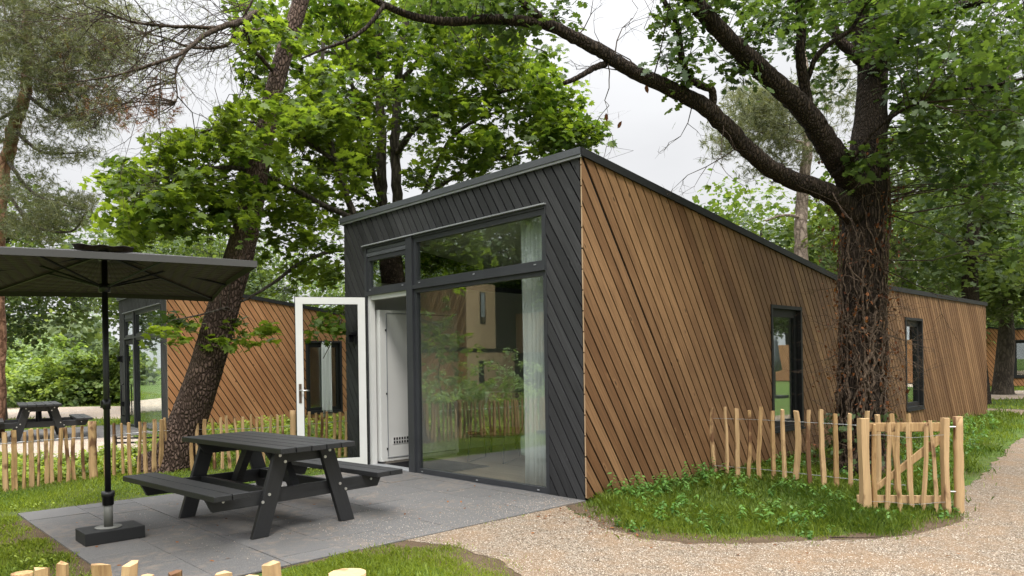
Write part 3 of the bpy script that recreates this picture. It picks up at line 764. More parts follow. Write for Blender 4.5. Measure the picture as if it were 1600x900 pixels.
# ------------------------------------------------------------------ split chestnut fences and the gate
def pale_mesh(h, r0, seed, flat=1.0, name='pale'):
    rr = random.Random(seed); n = 9; K = 5
    ang = sorted(rr.uniform(-.35, .35) + 2 * math.pi * k / K for k in range(K)); rad = [r0 * rr.uniform(.72, 1.15) for _ in range(K)]
    dx, dy = rr.uniform(-.012, .012), rr.uniform(-.012, .012); ph = rr.uniform(0, 6)
    v, f = [], []
    for i in range(n):
        t = i / (n - 1); cx_ = dx * math.sin(t * 3.1 + ph) + rr.uniform(-.0022, .0022); cy_ = dy * math.sin(t * 3.9 + ph * 2) + rr.uniform(-.0022, .0022)
        tap = 1.05 - .16 * t
        for k in range(K):
            q = rad[k] * tap * rr.uniform(.93, 1.06)
            v.append((cx_ + math.cos(ang[k]) * q, cy_ + math.sin(ang[k]) * q * flat, h * t + (rr.uniform(-.006, .008) if i == n - 1 else 0)))
    for i in range(n - 1):
        for k in range(K): j = (k + 1) % K; f.append((i * K + k, i * K + j, (i + 1) * K + j, (i + 1) * K + k))
    f.append(tuple(reversed(range(K)))); f.append(tuple((n - 1) * K + k for k in range(K)))
    me = bpy.data.meshes.new(name); me.from_pydata(v, [], f); me.materials.append(MT['pale']); me.update(); return me
PALES = [pale_mesh(.84, .021, 100 + i) for i in range(9)]
def post_mesh(h, r, seed, name='post'):
    rr = random.Random(seed); mb = MB(); n = 12
    mb.tube([(rr.uniform(-.004, .004), rr.uniform(-.004, .004), h * i / (n - 1)) for i in range(n)], [r * (1.03 - .06 * i / n) for i in range(n)], 12, wob=.06, seed=seed)
    o = mb.build(name, 'pale', None, True); me = o.data; me.use_fake_user = False; bpy.data.objects.remove(o); me.name = name
    me.polygons[-1].use_smooth = False; me.polygons[-2].use_smooth = False; return me
POSTS = [post_mesh(1.02, .055, 5), post_mesh(.95, .05, 9)]
def fence(pts, label, spacing=.094, posts=(), h=.70, zoff=-.03, wires=(.53, .14), fat=1.0, ph=1.0, pw_=1.0, jit=.12):
    """pales along the polyline pts; posts = distances along it that carry a round post"""
    P = [np.array(p, float) for p in pts]
    o0 = P[0]; root = empty('stake_fence', (o0[0], o0[1], 0), 0, label, 'fence', 'split chestnut stake fences')
    seg = [np.hypot(*(P[i + 1] - P[i])) for i in range(len(P) - 1)]; tot = sum(seg)
    def at_(s):
        for i, l in enumerate(seg):
            if s <= l or i == len(seg) - 1: return P[i] + (P[i + 1] - P[i]) * (s / l)
            s -= l
    rr = random.Random(int(tot * 1000)); s = .0; n = 0
    line = {z: [] for z in wires}
    while s <= tot + 1e-6:
        p = at_(s) - o0
        if not any(abs(s - q) < spacing * .55 for q in posts):
            me = PALES[rr.randrange(len(PALES))]
            c = link(bpy.data.objects.new('pale', me), root)
            c.location = (p[0] + rr.uniform(-.008, .008), p[1] + rr.uniform(-.008, .008), zoff + rr.uniform(-.018, .018))
            sc = rr.uniform(.78, 1.18) * fat; c.scale = (sc, sc * rr.uniform(.85, 1.1), h / .84 * rr.uniform(.985, 1.02))
            c.rotation_euler = (rr.gauss(0, .020) * min(1, jit * 7), rr.gauss(0, .024) * min(1, jit * 7), rr.uniform(0, 6.28)); n += 1
        for z in wires: line[z].append((p[0], p[1], z + .006 * math.sin(s * 40) + .012 * math.sin(s * 2.3)))
        s += spacing * rr.uniform(1 - jit, 1 + jit)
    for q in posts:
        p = at_(q) - o0; c = link(bpy.data.objects.new('post', POSTS[rr.randrange(2)]), root); c.location = (p[0], p[1], -.06); c.scale = (pw_, pw_, .88 * ph); c.rotation_euler = (rr.gauss(0, .01), rr.gauss(0, .01), rr.uniform(0, 6))
    for z in wires:
        for sd_ in (-1, 1):
            mb = MB(); L_ = line[z]; pts_ = []
            for i in range(len(L_) - 1):
                a, b = Vector(L_[i]), Vector(L_[i + 1]); t = (b - a).normalized(); nn = Vector((-t.y, t.x, 0))
                wv = .022 * (1 if (i % 2) == 0 else 1) * sd_
                pts_ += [a + nn * wv, a + (b - a) * .3 + nn * wv * .35, a + (b - a) * .5 + Vector((0, 0, .004 * sd_)), a + (b - a) * .7 - nn * wv * .35 + nn * wv * .7]
            mb.tube(pts_, .0022, 4, cap=False); mb.build('wire', 'wire', root)
    return root
fence([(-6.6, -7.4), (-5.9, -6.2), (-5.48, -4.6), (-5.50, -3.95), (-5.78, -3.42), (-5.80, -3.02)], 'stake fence at the left edge, ending at a thick round post behind the parasol pole', posts=(0.0, 4.66), h=.735, fat=1.38, wires=(.56,), ph=.97)
fence([(-5.74, -2.92), (-5.72, -2.2), (-5.50, -1.75), (-5.27, -1.2), (-5.15, -.3), (-5.1, .4), (-4.85, .75)], 'stake fence running behind the patio lawn from the leaning pine to the open glass door', posts=(2.45,), h=.745, fat=1.38, wires=(.56,), ph=.93, pw_=.8)
fence([(.05, 2.33), (.6, 2.36), (1.28, 2.33), (1.75, 2.34), (2.30, 2.32)], 'stake fence from the brown cabin wall past the vine-covered oak to the open gate', spacing=.148, wires=(.70, .12), h=.86, fat=1.55, jit=.04)
fence([(2.155, -5.20), (2.25, -5.12), (2.45, -4.98), (2.6, -4.9), (2.86, -4.66)], 'stake fence in the near foreground, only its sawn tops showing at the bottom edge', spacing=.098, posts=(0,), h=.845, fat=1.5, ph=.94, pw_=.55)
fence([(2.10, -5.30), (1.3, -7.0), (-.8, -8.6), (-3.2, -9.3)], 'stake fence running away behind the camera side, seen only as a reflection', spacing=.14, h=.82)
# post at the end of the near fence
c = link(bpy.data.objects.new('fence_post', POSTS[0])); c.location = (2.955, -4.535, -.215); tag(c, 'single round sawn post at the end of the near fence, bottom centre of the photo', 'post')
# gate
def gate():
    ax, ay, bx, by = 2.20, 1.24, 2.79, 1.70
    L = math.hypot(bx - ax, by - ay); rz = math.atan2(by - ay, bx - ax)
    root = empty('garden_gate', (ax, ay, 0), rz, 'split wood garden gate with a diagonal brace standing open beside the gravel path', 'gate')
    def half_round(x, h, w_, seed, z=.0, d=.05, name='stile'):
        rr = random.Random(seed); mb = MB(); n = 8
        for i in range(n - 1):
            pass
        pts = []
        v = []; 
        for i in range(n):
            t = i / (n - 1); cx_ = x + .006 * math.sin(t * 5 + seed); wv = w_ * (1 + .08 * math.sin(t * 7 + seed))
            v.append([(cx_ - wv / 2, .012, z + h * t), (cx_ + wv / 2, .012, z + h * t), (cx_ + wv * .32, -d, z + h * t), (cx_ - wv * .32, -d, z + h * t)])
        for i in range(n - 1):
            for k in range(4):
                j = (k + 1) % 4; mb.poly([v[i][k], v[i][j], v[i + 1][j], v[i + 1][k]])
        mb.poly(v[-1]); mb.poly(list(reversed(v[0])))
        return mb.build(name, 'pale', root)
    half_round(0.03, .86, .100, 1, 0, .055); half_round(L - .035, .86, .065, 2, .0, .05)
    mb = MB(); mb.box((-.02, .013, .735), (L - .0, .045, .815)); mb.build('rail', 'pale', root, bevel=.004)
    mb = MB(); mb.box((-.03, .013, .085), (L + .01, .045, .155)); mb.build('rail', 'pale', root, bevel=.004)
    mb = MB(); mb.prism([(.03, .0135, .16), (.09, .0135, .155), (L - .02, .0135, .66), (L - .02, .0135, .73), (L - .05, .0135, .73)], (0, .028, 0)); mb.build('brace', 'pale', root, bevel=.003)
    rr = random.Random(4)
    for i in range(6):
        x = .115 + i * (L - .20) / 5.4
        c = link(bpy.data.objects.new('pale', PALES[(i * 4 + 1) % 9]), root); c.location = (x, -.018, -.02 + rr.uniform(0, .04)); c.scale = (1.2, .75, .98 * rr.uniform(.98, 1.03)); c.rotation_euler = (0, rr.gauss(0, .03), rr.choice((0, 3.14)) + rr.uniform(-.2, .2))
    for z in (.70, .10):
        mb = MB(); mb.tube([(x_, -.045 - .004 * math.sin(x_ * 60), z + .012 * math.sin(x_ * 11)) for x_ in np.linspace(.02, L, 24)], .0022, 4); mb.build('wire', 'wire', root)
    mb = MB(); mb.tube([(L + .0, -.01, .78), (L + .075, -.01, .78)], .007, 8); mb.build('hinge', 'bolt', root)
    mb = MB(); mb.tube([(L + .0, -.01, .2), (L + .075, -.01, .2)], .007, 8); mb.build('hinge', 'bolt', root)
gate()
c = link(bpy.data.objects.new('gate_post', POSTS[1])); c.location = (2.85, 1.755, -.08); c.scale = (.8, .8, 1); tag(c, 'thick pale round post at the right side of the open garden gate', 'post')
# boot scraper rail by the neighbour's patio
root = empty('boot_scraper', (-9.0, -1.55, .0), R(50), 'low dark metal boot scraper on the gravel beyond the stake fence', 'boot scraper')
mb = MB(); mb.box((-.42, -.015, .12), (.42, .015, .15)); mb.box((-.42, -.015, .20), (.42, .015, .23)); mb.build('bar', 'frame_dark', root)
for x in (-.40, .40):
    mb = MB(); mb.box((x - .02, -.016, 0), (x + .02, .016, .25)); mb.build('upright', 'frame_dark', root)
# ------------------------------------------------------------------ vegetation
LT = {
 'maple': [(0, 0), (.10, .22), (-.05, .48), (.22, .40), (.34, .58), (.45, .30), (.72, .42), (.66, .16), (1.0, 0), (.66, -.16), (.72, -.42), (.45, -.30), (.34, -.58), (.22, -.40), (-.05, -.48), (.10, -.22)],
 'oak': [(0, 0), (.18, .10), (.22, .26), (.40, .14), (.50, .36), (.66, .17), (.80, .27), (1.0, 0), (.80, -.27), (.66, -.17), (.50, -.36), (.40, -.14), (.22, -.26), (.18, -.10)],
 'oval': [(0, 0), (.28, .24), (.66, .22), (1.0, 0), (.66, -.22), (.28, -.24)],
 'clump': [(0, 0), (.15, .42), (.48, .28), (.80, .50), (1.0, .05), (.78, -.38), (.42, -.22), (.2, -.46)],
 'nettle': [(0, 0), (.12, .24), (.38, .28), (.70, .16), (1.0, 0), (.70, -.16), (.38, -.28), (.12, -.24)],
}
def norm(a): return a / np.maximum(np.linalg.norm(a, axis=-1, keepdims=True), 1e-9)
def leaves(name, pos, nrm, size, tint, kind, mat, parent=None, direc=None, fold=.0, aspect=1.0):
    N = len(pos); T = np.array(LT[kind]); nrm = norm(nrm)
    r_ = rng.normal(size=(N, 3)) if direc is None else direc + rng.normal(size=(N, 3)) * .35
    t = norm(r_ - nrm * np.sum(r_ * nrm, 1, keepdims=True)); b = np.cross(nrm, t)
    V = pos[:, None, :] + (t[:, None, :] * (T[None, :, 0:1] - .4) + b[:, None, :] * T[None, :, 1:2] * aspect) * size[:, None, None]
    V = V - nrm[:, None, :] * ((T[None, :, 0:1] - .3) ** 2 * .28 + np.abs(T[None, :, 1:2]) * .18) * size[:, None, None]
    return polys(name, V, tint, mat, parent)
def sticks(name, A, B, r0, r1, mat, parent=None, tint=.5):
    A = np.asarray(A, float); B = np.asarray(B, float); N = len(A)
    r0 = np.broadcast_to(np.asarray(r0, float), (N,)); r1 = np.broadcast_to(np.asarray(r1, float), (N,))
    d = norm(B - A); up = np.where(np.abs(d[:, 2:3]) > .9, [[1., 0, 0]], [[0, 0, 1.]]); s_ = norm(np.cross(d, up)); t_ = np.cross(d, s_)
    an = np.array([0, 2.094, 4.189]); off = s_[:, None, :] * np.cos(an)[None, :, None] + t_[:, None, :] * np.sin(an)[None, :, None]
    P0 = A[:, None, :] + off * r0[:, None, None]; P1 = B[:, None, :] + off * r1[:, None, None]
    q = [np.stack([P0[:, k], P0[:, (k + 1) % 3], P1[:, (k + 1) % 3], P1[:, k]], 1) for k in range(3)]
    return polys(name, np.concatenate(q, 0), np.full(N * 3, tint), mat, parent)
def in_poly(P, poly):
    x, y = P[:, 0], P[:, 1]; inside = np.zeros(len(P), bool); n = len(poly)
    for i in range(n):
        x1, y1 = poly[i]; x2, y2 = poly[(i + 1) % n]
        if y1 == y2: continue
        c = ((y1 > y) != (y2 > y)) & (x < (x2 - x1) * (y - y1) / (y2 - y1) + x1)
        inside ^= c
    return inside

def patch_points(patches):
    """clump centres inside real volumes: (sight x, sight y, half width, half height, near depth, far depth, count)"""
    out = []
    for (cx_, cy_, rx, ry, d0, d1, n) in patches:
        u = rng.uniform(size=n) ** .55; a = rng.uniform(0, 6.283, n); dd = rng.uniform(d0, d1, n)
        out += [D(cx_ + rx * u_ * math.cos(a_), cy_ + ry * u_ * math.sin(a_), d_) for u_, a_, d_ in zip(u, a, dd)]
    return np.array(out)
def spray_leaves(C, rad, per, tilt, size, droop=.25, thick=.10, spread=.22):
    """flat layered sprays of leaves round the centres C"""
    S = len(C); n = per * S; idx = np.repeat(np.arange(S), per)
    sn = norm(np.stack([rng.normal(0, tilt, S), rng.normal(0, tilt, S), np.ones(S)], 1))
    e1 = norm(np.cross(sn, np.array([.3, 1, .1]))); e2 = np.cross(sn, e1)
    rr_ = rad * rng.uniform(.6, 1.35, S)[idx] * np.sqrt(rng.uniform(size=n)); an = rng.uniform(0, 6.283, n)
    el = rng.uniform(.55, 1.0, S)[idx]
    pos = C[idx] + e1[idx] * (rr_ * np.cos(an))[:, None] + e2[idx] * (rr_ * np.sin(an) * el)[:, None] + sn[idx] * rng.normal(0, thick, n)[:, None]
    pos[:, 2] -= droop * rr_ ** 2 / max(rad, .01)
    nr = norm(sn[idx] + rng.normal(0, .42, (n, 3)))
    ti = np.clip(.48 + rng.normal(0, spread, S)[idx] + rng.normal(0, .24, n), 0, 1)
    sz = size * rng.uniform(.45, 1.3, n)
    out = norm(pos - C[idx] + 1e-6)
    return pos, nr, sz, ti, out
def connect(C, limbs, maxd=3.5, r=.012, seed=0, prob=.8):
    """thin curved branchlets from the nearest limb point to each clump"""
    LP = np.concatenate([np.asarray(l) for l in limbs]); A, B, ra, rb = [], [], [], []
    for c in C:
        if rng.uniform() > prob: continue
        d = np.linalg.norm(LP - c, axis=1) + np.maximum(0, LP[:, 2] - c[2]) * .8
        i = int(np.argmin(d)); L = np.linalg.norm(LP[i] - c)
        if L > maxd or L < .1: continue
        m1 = LP[i] * .62 + c * .38 + rng.normal(0, .07 * L, 3) + [0, 0, .08 * L]; m2 = LP[i] * .28 + c * .72 + rng.normal(0, .05 * L, 3) + [0, 0, .05 * L]
        k = r * (0.5 + L * .35)
        for a, b, p, q in ((LP[i], m1, k, k * .75), (m1, m2, k * .75, k * .5), (m2, c, k * .5, k * .25)): A.append(a); B.append(b); ra.append(p); rb.append(q)
        for _ in range(3):
            e = c + rng.normal(0, .28, 3) * [1, 1, .4]; A.append(c * .8 + m2 * .2); B.append(e); ra.append(k * .3); rb.append(k * .1)
    return np.array(A), np.array(B), np.array(ra), np.array(rb)
def spline(pts, n=8):
    """smooth path through control points (Catmull-Rom)"""
    P = [np.array(p, float) for p in pts]; P = [2 * P[0] - P[1]] + P + [2 * P[-1] - P[-2]]; out = []
    for i in range(1, len(P) - 2):
        for k in range(n):
            t = k / n; a, b, c, d = P[i - 1], P[i], P[i + 1], P[i + 2]
            out.append(.5 * ((2 * b) + (c - a) * t + (2 * a - 5 * b + 4 * c - d) * t ** 2 + (3 * b - a - 3 * c + d) * t ** 3))
    out.append(P[-2]); return out
def limb(name, pts, rads, mat, parent, sides=12, n=8, wob=.12, seed=0, crook=.0):
    rr_ = np.random.default_rng(seed)
    S_ = spline([list(p) + [r] for p, r in zip(pts, rads)], n)
    P = [p[:3] + (rr_.normal(0, crook, 3) * p[3] if crook else 0) for p in S_]; ra = [max(.002, p[3]) for p in S_]
    mb = MB(); mb.tube(P, ra, sides, wob=wob, seed=seed); o = mb.build(name, mat, parent, True)
    return np.array(P), o
def twigs(starts, dirs, lens, rad, levels=3, kids=4, curl=.5, sag=0.0):
    """bare branching twigs as arrays of sticks"""
    A, B, ra, rb = [], [], [], []
    def grow(p, d, L, r, lv):
        n = 4; q = p
        for i in range(n):
            d = d + rng.normal(0, curl * .28, 3) + np.array([0, 0, -sag * .1]); d = d / np.linalg.norm(d)
            e = q + d * L / n; A.append(q); B.append(e); ra.append(r * (1 - .75 * i / n)); rb.append(r * (1 - .75 * (i + 1) / n))
            if lv > 0 and i > 0 or (lv > 0 and rng.uniform() < .4):
                for _ in range(max(1, kids // 3)):
                    nd = d + rng.normal(0, .75, 3); grow(e, nd / np.linalg.norm(nd), L * rng.uniform(.35, .6), r * .5, lv - 1)
            q = e
    for s_, d, L in zip(starts, dirs, lens): grow(np.array(s_, float), norm(np.array(d, float)), L, rad, levels)
    return np.array(A), np.array(B), np.array(ra), np.array(rb)

# ---- the old oak in front of the long wall, overgrown with a dead climber
OB = np.array([1.31, 3.57, 0.0])
oak = empty('oak_tree', OB, 0, 'big dark oak with forked limbs and a vine-wrapped trunk beside the brown cabin', 'tree', None)
def rel(P, o): return [np.asarray(p, float) - o for p in P]
do = 8.9
ctr = [OB + [0, 0, -.15], OB + [.0, 0, .25], OB + [.02, 0, .9], D(1349, 540, do), D(1347, 440, do), D(1350, 360, do), D(1352, 300, do + .05), D(1356, 240, do + .1), D(1362, 170, do + .3), D(1362, 90, do + .5), D(1345, 0, do + .7), D(1330, -120, do + 1)]
tp, _ = limb('trunk', rel(ctr, OB), [.36, .265, .235, .222, .226, .24, .262, .215, .185, .175, .165, .14], 'bark_oak', oak, 28, 10, .07, 3)
LIMBS = [tp + OB]
def oak_limb(pix, rads, seed, sides=14, name='limb', crook=.12):
    P = [D(*p) for p in pix]; a, _ = limb(name, rel(P, OB), [r_ * (.80 if len(pix) > 8 else .92) for r_ in rads], 'bark_oak', oak, sides, 8, .07, seed, crook * .5); LIMBS.append(a + OB)
oak_limb([(1348, 350, 8.9), (1322, 322, 8.75), (1290, 300, 8.6), (1232, 278, 8.4), (1190, 252, 8.2), (1150, 215, 8.1), (1105, 170, 7.9), (1050, 140, 7.8), (990, 112, 7.7), (940, 82, 7.6), (890, 55, 7.5), (850, 38, 7.5), (770, 30, 7.4), (700, 34, 7.4), (640, 24, 7.3), (590, 2, 7.2), (540, -30, 7.2)],
         [.20, .165, .135, .125, .118, .115, .110, .100, .092, .086, .078, .07, .062, .052, .045, .038, .03], 4)
oak_limb([(1350, 310, 8.9), (1318, 262, 8.7), (1285, 212, 8.5), (1245, 160, 8.3), (1200, 118, 8.1), (1150, 72, 7.9), (1105, 28, 7.7), (1070, -20, 7.6), (1030, -90, 7.5)], [.22, .195, .165, .15, .135, .12, .11, .10, .09], 5)
oak_limb([(1262, 188, 8.5), (1258, 140, 8.4), (1250, 90, 8.3), (1252, 40, 8.3), (1246, -20, 8.2)], [.085, .07, .06, .055, .05], 6)
oak_limb([(1262, 125, 8.4), (1275, 90, 8.3), (1300, 66, 8.3), (1330, 45, 8.3), (1350, 10, 8.3)], [.03, .035, .03, .026, .02], 7, 8)
oak_limb([(1112, 172, 7.95), (1113, 142, 7.85), (1095, 133, 7.8), (1074, 120, 7.75), (1064, 85, 7.7), (1058, 40, 7.6), (1040, 5, 7.5), (1020, -40, 7.5)], [.050, .045, .043, .045, .04, .034, .028, .022], 8, 10)
oak_limb([(945, 100, 7.65), (925, 108, 7.5), (905, 120, 7.4), (882, 130, 7.3)], [.040, .034, .028, .024], 9, 9, 'broken_limb')
oak_limb([(853, 38, 7.5), (838, 22, 7.45), (818, 5, 7.4), (800, -20, 7.4)], [.05, .045, .04, .035], 10, 9)
oak_limb([(600, 8, 7.2), (575, 40, 7.1), (545, 62, 7.0), (510, 75, 6.9), (470, 92, 6.8)], [.026, .022, .019, .015, .008], 12, 7)
oak_limb([(1362, 120, 9.2), (1400, 60, 9.0), (1450, 20, 8.8), (1520, 5, 8.6), (1620, -10, 8.4)], [.10, .07, .055, .045, .03], 13, 10)
oak_limb([(1358, 260, 9.0), (1400, 170, 8.9), (1455, 145, 8.6), (1530, 138, 8.3), (1610, 120, 8.0)], [.06, .035, .03, .024, .014], 14, 8)
oak_limb([(1352, 100, 9.3), (1310, 60, 9.4), (1290, 10, 9.5), (1280, -60, 9.6)], [.08, .07, .055, .04], 15, 10)
oak_limb([(1300, 275, 8.7), (1330, 250, 8.4), (1365, 205, 8.2), (1410, 172, 8.0), (1440, 160, 7.8)], [.03, .028, .024, .018, .01], 16, 7)
pt_ = [(1100, 5, 60, 30, 7.2, 9, 10), (1050, 50, 28, 45, 7.2, 8.2, 5), (1180, 10, 80, 28, 7.2, 10, 14), (1290, 12, 80, 28, 8, 10.5, 14), (1260, 70, 50, 22, 8.6, 10, 4), (1430, 45, 80, 60, 7.5, 11, 34), (1360, 40, 50, 50, 9.5, 11, 14), (1530, 60, 110, 80, 7, 11, 46), (1600, 140, 70, 110, 7, 11, 34),
       (1500, 170, 90, 60, 7.4, 11, 30), (1440, 150, 40, 50, 7.6, 9.5, 10), (1560, 260, 70, 90, 7.5, 11, 24), (1470, 250, 60, 50, 8, 11, 13), (1160, 95, 30, 22, 7.9, 8.6, 3), (1170, 62, 36, 22, 7.7, 8.6, 4),
       (1080, 110, 22, 28, 7.5, 8, 4), (820, 20, 70, 30, 7.2, 8.5, 10), (720, 5, 90, 28, 7.2, 8.5, 12), (1610, 330, 40, 90, 9, 12, 16), (1350, 255, 40, 18, 8.1, 8.5, 3), (1300, -80, 320, 70, 7, 12, 90), (860, -70, 220, 60, 6.5, 9, 30), (1420, 215, 22, 40, 8, 9, 5), (1290, 110, 30, 50, 9.5, 10.5, 5)]
C_ = patch_points(pt_)
A, B, ra, rb = connect(C_ - OB, [l - OB for l in LIMBS], 3.4, .009)
sticks('branchlets', A, B, ra, rb, 'twig', oak)
pos, nr, sz, ti, dr = spray_leaves(C_, .29, 42, .32, .110, .25, .09)
leaves('crown', pos - OB, nr, sz, ti, 'oak', 'oak_leaf', oak, dr)
# bare twigs along the long limb
st, dd, ll = [], [], []
for (x, y, t, dx_, dy_, L) in [(960, 90, 7.65, -.1, 1, 1.0), (1000, 118, 7.7, -.5, 1, .9), (1040, 132, 7.8, .3, 1, 1.1), (1060, 140, 7.8, .6, 1, .8), (1085, 150, 7.9, -.2, -1, .6), (1020, 125, 7.75, -.1, 1, 1.2), (1130, 190, 8, -.5, -.8, .8), (1160, 225, 8.1, -.7, -.5, .9), (985, 110, 7.7, -1, .1, .6), (1075, 150, 7.9, .1, 1, .9), (900, 60, 7.5, .4, 1, .6),
                               (1200, 120, 8.1, -.6, .3, .7), (1230, 280, 8.4, .4, -.7, .8), (1290, 190, 8.3, .3, .7, .9), (1330, 270, 8.5, -.3, .8, 1.), (1300, 300, 8.5, .2, -.8, .9), (1380, 330, 8.6, .8, -.2, 1.1), (1380, 420, 8.6, .9, -.3, .9), (1395, 250, 8.7, 1, -.2, 1.0)]:
    st.append(D(x, y, t) - OB); ll.append(L); dd.append(_Rv * dx_ + _Uv * dy_ + _Fv * rng.normal(0, .5))
A, B, ra, rb = twigs(st, dd, ll, .009, 2, 4, .8, .3); sticks('bare_twigs', A, B, ra, rb, 'twig', oak)
# hanging dead shoot with three leaves
hp = [D(950, 100, 7.6) + np.array([rng.normal(0, .02), rng.normal(0, .02), 0]) * k + [0, 0, -.088 * k] for k in range(12)]
mb = MB(); mb.tube([p - OB for p in hp], [.007 - .0005 * k for k in range(12)], 5); mb.build('hanging_shoot', 'twig', oak)
for q_, d_, l_ in ((4, (.3, .1, -1), .3), (6, (-.5, 0, -.5), .35), (8, (.6, .2, -.7), .3), (9, (-.3, 0, -1), .35)):
    A, B, ra, rb = twigs([hp[q_] - OB], [d_], [l_], .004, 1, 3, .9); sticks('side_shoot', A, B, ra, rb, 'twig', oak)
hl = np.array([D(947, 182, 7.6), D(966, 182, 7.6), D(967, 196, 7.6), D(1010, 138, 7.7)]) - OB
for k_ in range(4): leaves('dry_leaf', hl[k_:k_ + 1], rng.normal(size=(1, 3)) * [1, 1, .3], np.full(1, .09), np.full(1, .2), 'oval', 'dry_leaf', oak)
# climber
vine = empty('climbing_vine', OB, 0, 'tangle of dead ivy stems and brown leaves wrapped round the oak trunk', 'climbing plant')
TR = np.array(ctr); axis = np.array(spline(ctr[:9], 12)); 
def axis_at(z):
    i = np.searchsorted(axis[:, 2], z); i = min(max(i, 1), len(axis) - 1); a, b = axis[i - 1], axis[i]; t = (z - a[2]) / max(1e-6, b[2] - a[2]); return a + (b - a) * min(max(t, 0), 1)
rv = random.Random(5)
mb = MB(); tips = []
for s_ in range(66):
    z0_ = rv.uniform(.0, 2.6) if s_ > 14 else 0.0; z1_ = min(4.1, z0_ + rv.uniform(.9, 3.0)); an = rv.uniform(0, 6.28); w_ = rv.uniform(-1.0, 1.0); r_ = rv.uniform(.004, .017) if s_ > 10 else rv.uniform(.018, .034)
    pts = []; n = int((z1_ - z0_) / .055)
    for i in range(n):
        z = z0_ + (z1_ - z0_) * i / n; an += w_ * .055 + rv.gauss(0, .07); w_ = w_ * .96 + rv.gauss(0, .22)
        Rr = (.255 if z < .3 else .233) + .012 + abs(rv.gauss(0, .012)) + (.02 if s_ > 30 else 0) + (.05 * max(0, .3 - z)); a = axis_at(z) - OB
        if z > 3.1: Rr = .29 - (z - 3.1) * .06
        pts.append((a[0] + math.cos(an) * Rr, a[1] + math.sin(an) * Rr, z))
    if len(pts) > 3:
        mb.tube(pts, [r_ * (1 - .6 * i / n) for i in range(n)][:len(pts)], 5, wob=.15, seed=s_); tips.append(pts)
mb.build('stems', 'vine', vine, True)
st, dd, ll = [], [], []
for q in range(300):
    p = rv.choice(tips); p = np.array(rv.choice(p)); c0 = axis_at(p[2]) - OB; o_ = p - c0; o_[2] = 0
    st.append(p); dd.append(norm(o_) + rng.normal(0, .8, 3)); ll.append(rv.uniform(.12, .62))
A, B, ra, rb = twigs(st, dd, ll, .0045, 2, 3, 1.1, .2); sticks('side_twigs', A, B, ra, rb, 'vine', vine)
n = 900; k = rng.integers(0, len(B), n); lp = B[k] + rng.normal(0, .02, (n, 3)); near = np.linalg.norm(lp[:, :2], axis=1) < .55
lp = np.concatenate([lp[near], np.array([np.array(rv.choice(rv.choice(tips))) + rng.normal(0, .03, 3) for _ in range(800)])])
leaves('dry_leaves', lp, rng.normal(size=(len(lp), 3)), rng.uniform(.022, .06, len(lp)), rng.uniform(0, 1, len(lp)) ** 2.2, 'oval', 'dry_leaf', vine, np.tile([[0, 0, -1.]], (len(lp), 1)), aspect=1.2)
n = 260; zz = rng.uniform(.02, .75, n); aa = rng.uniform(0, 6.28, n); rr_ = .33 + rng.uniform(0, .16, n)
lp = np.stack([np.cos(aa) * rr_, np.sin(aa) * rr_, zz], 1); leaves('green_leaves', lp, lp * [1, 1, 0] + [0, 0, .4] + rng.normal(0, .3, (n, 3)), rng.uniform(.05, .09, n), rng.uniform(0, .5, n), 'clump', 'dark_leaf', vine)

# ---- the leaning pine behind the stake fence
PB = np.array([-5.95, -2.2, 0.0])
pine = empty('leaning_pine', PB, 0, 'thick reddish scaly pine trunk leaning right behind the stake fence', 'tree')
dp = 10.25
pc = [PB + [-.10, -.05, -.1], D(268, 728, dp), D(283, 690, dp), D(303, 630, dp), D(325, 565, dp), D(350, 480, dp + .05), D(374, 400, dp + .1), D(390, 330, dp + .15), D(405, 255, dp + .2), D(420, 180, dp + .3), D(442, 90, dp + .4), D(470, 0, dp + .5), D(500, -120, dp + .6)]
pp, _ = limb('trunk', rel(pc, PB), [.38, .325, .275, .242, .225, .212, .195, .17, .145, .13, .12, .115, .11], 'bark_pine', pine, 24, 8, .05, 21)
PL = [pp + PB]
def pine_limb(pix, rads, seed, name='limb'):
    a, _ = limb(name, rel([D(*p) for p in pix], PB), rads, 'twig', pine, 8, 8, .1, seed, .15); PL.append(a + PB)
pine_limb([(455, 60, 10.6), (425, 35, 10.2), (400, 22, 9.9), (388, 30, 9.7), (370, 36, 9.5), (340, 44, 9.2), (310, 62, 8.9), (280, 85, 8.6), (240, 100, 8.4), (180, 118, 8.2), (120, 128, 8.0)], [.05, .048, .045, .046, .042, .034, .028, .022, .018, .012, .006], 22)
pine_limb([(345, 44, 9.2), (300, 42, 9.0), (250, 40, 8.8), (200, 32, 8.6), (150, 10, 8.4)], [.03, .022, .018, .014, .008], 23)
pine_limb([(425, 110, 10.5), (395, 75, 10.2), (385, 50, 10), (383, 25, 9.9), (395, 0, 9.9)], [.03, .028, .024, .02, .015], 24)
pine_limb([(420, 48, 10.3), (375, 50, 10), (350, 72, 9.8), (300, 74, 9.6), (260, 60, 9.3), (200, 45, 9)], [.03, .026, .022, .018, .012, .007], 25)
pine_limb([(300, 68, 9), (275, 110, 8.8), (277, 150, 8.7), (270, 165, 8.7)], [.018, .013, .008, .004], 26)
st, dd, ll = [], [], []
for q in range(105):
    l = PL[1 + q % 5]; p = l[rng.integers(len(l) // 4, len(l))]; st.append(p - PB); dd.append(_Rv * rng.normal(-.9, .5) + _Uv * rng.normal(-.25, .5) + _Fv * rng.normal(-.2, .6)); ll.append(rng.uniform(.5, 1.5))
A, B, ra, rb = twigs(st, dd, ll, .0085, 2, 4, .8, .15); sticks('dead_twigs', A, B, ra, rb, 'twig', pine)
TW = B.copy() + PB
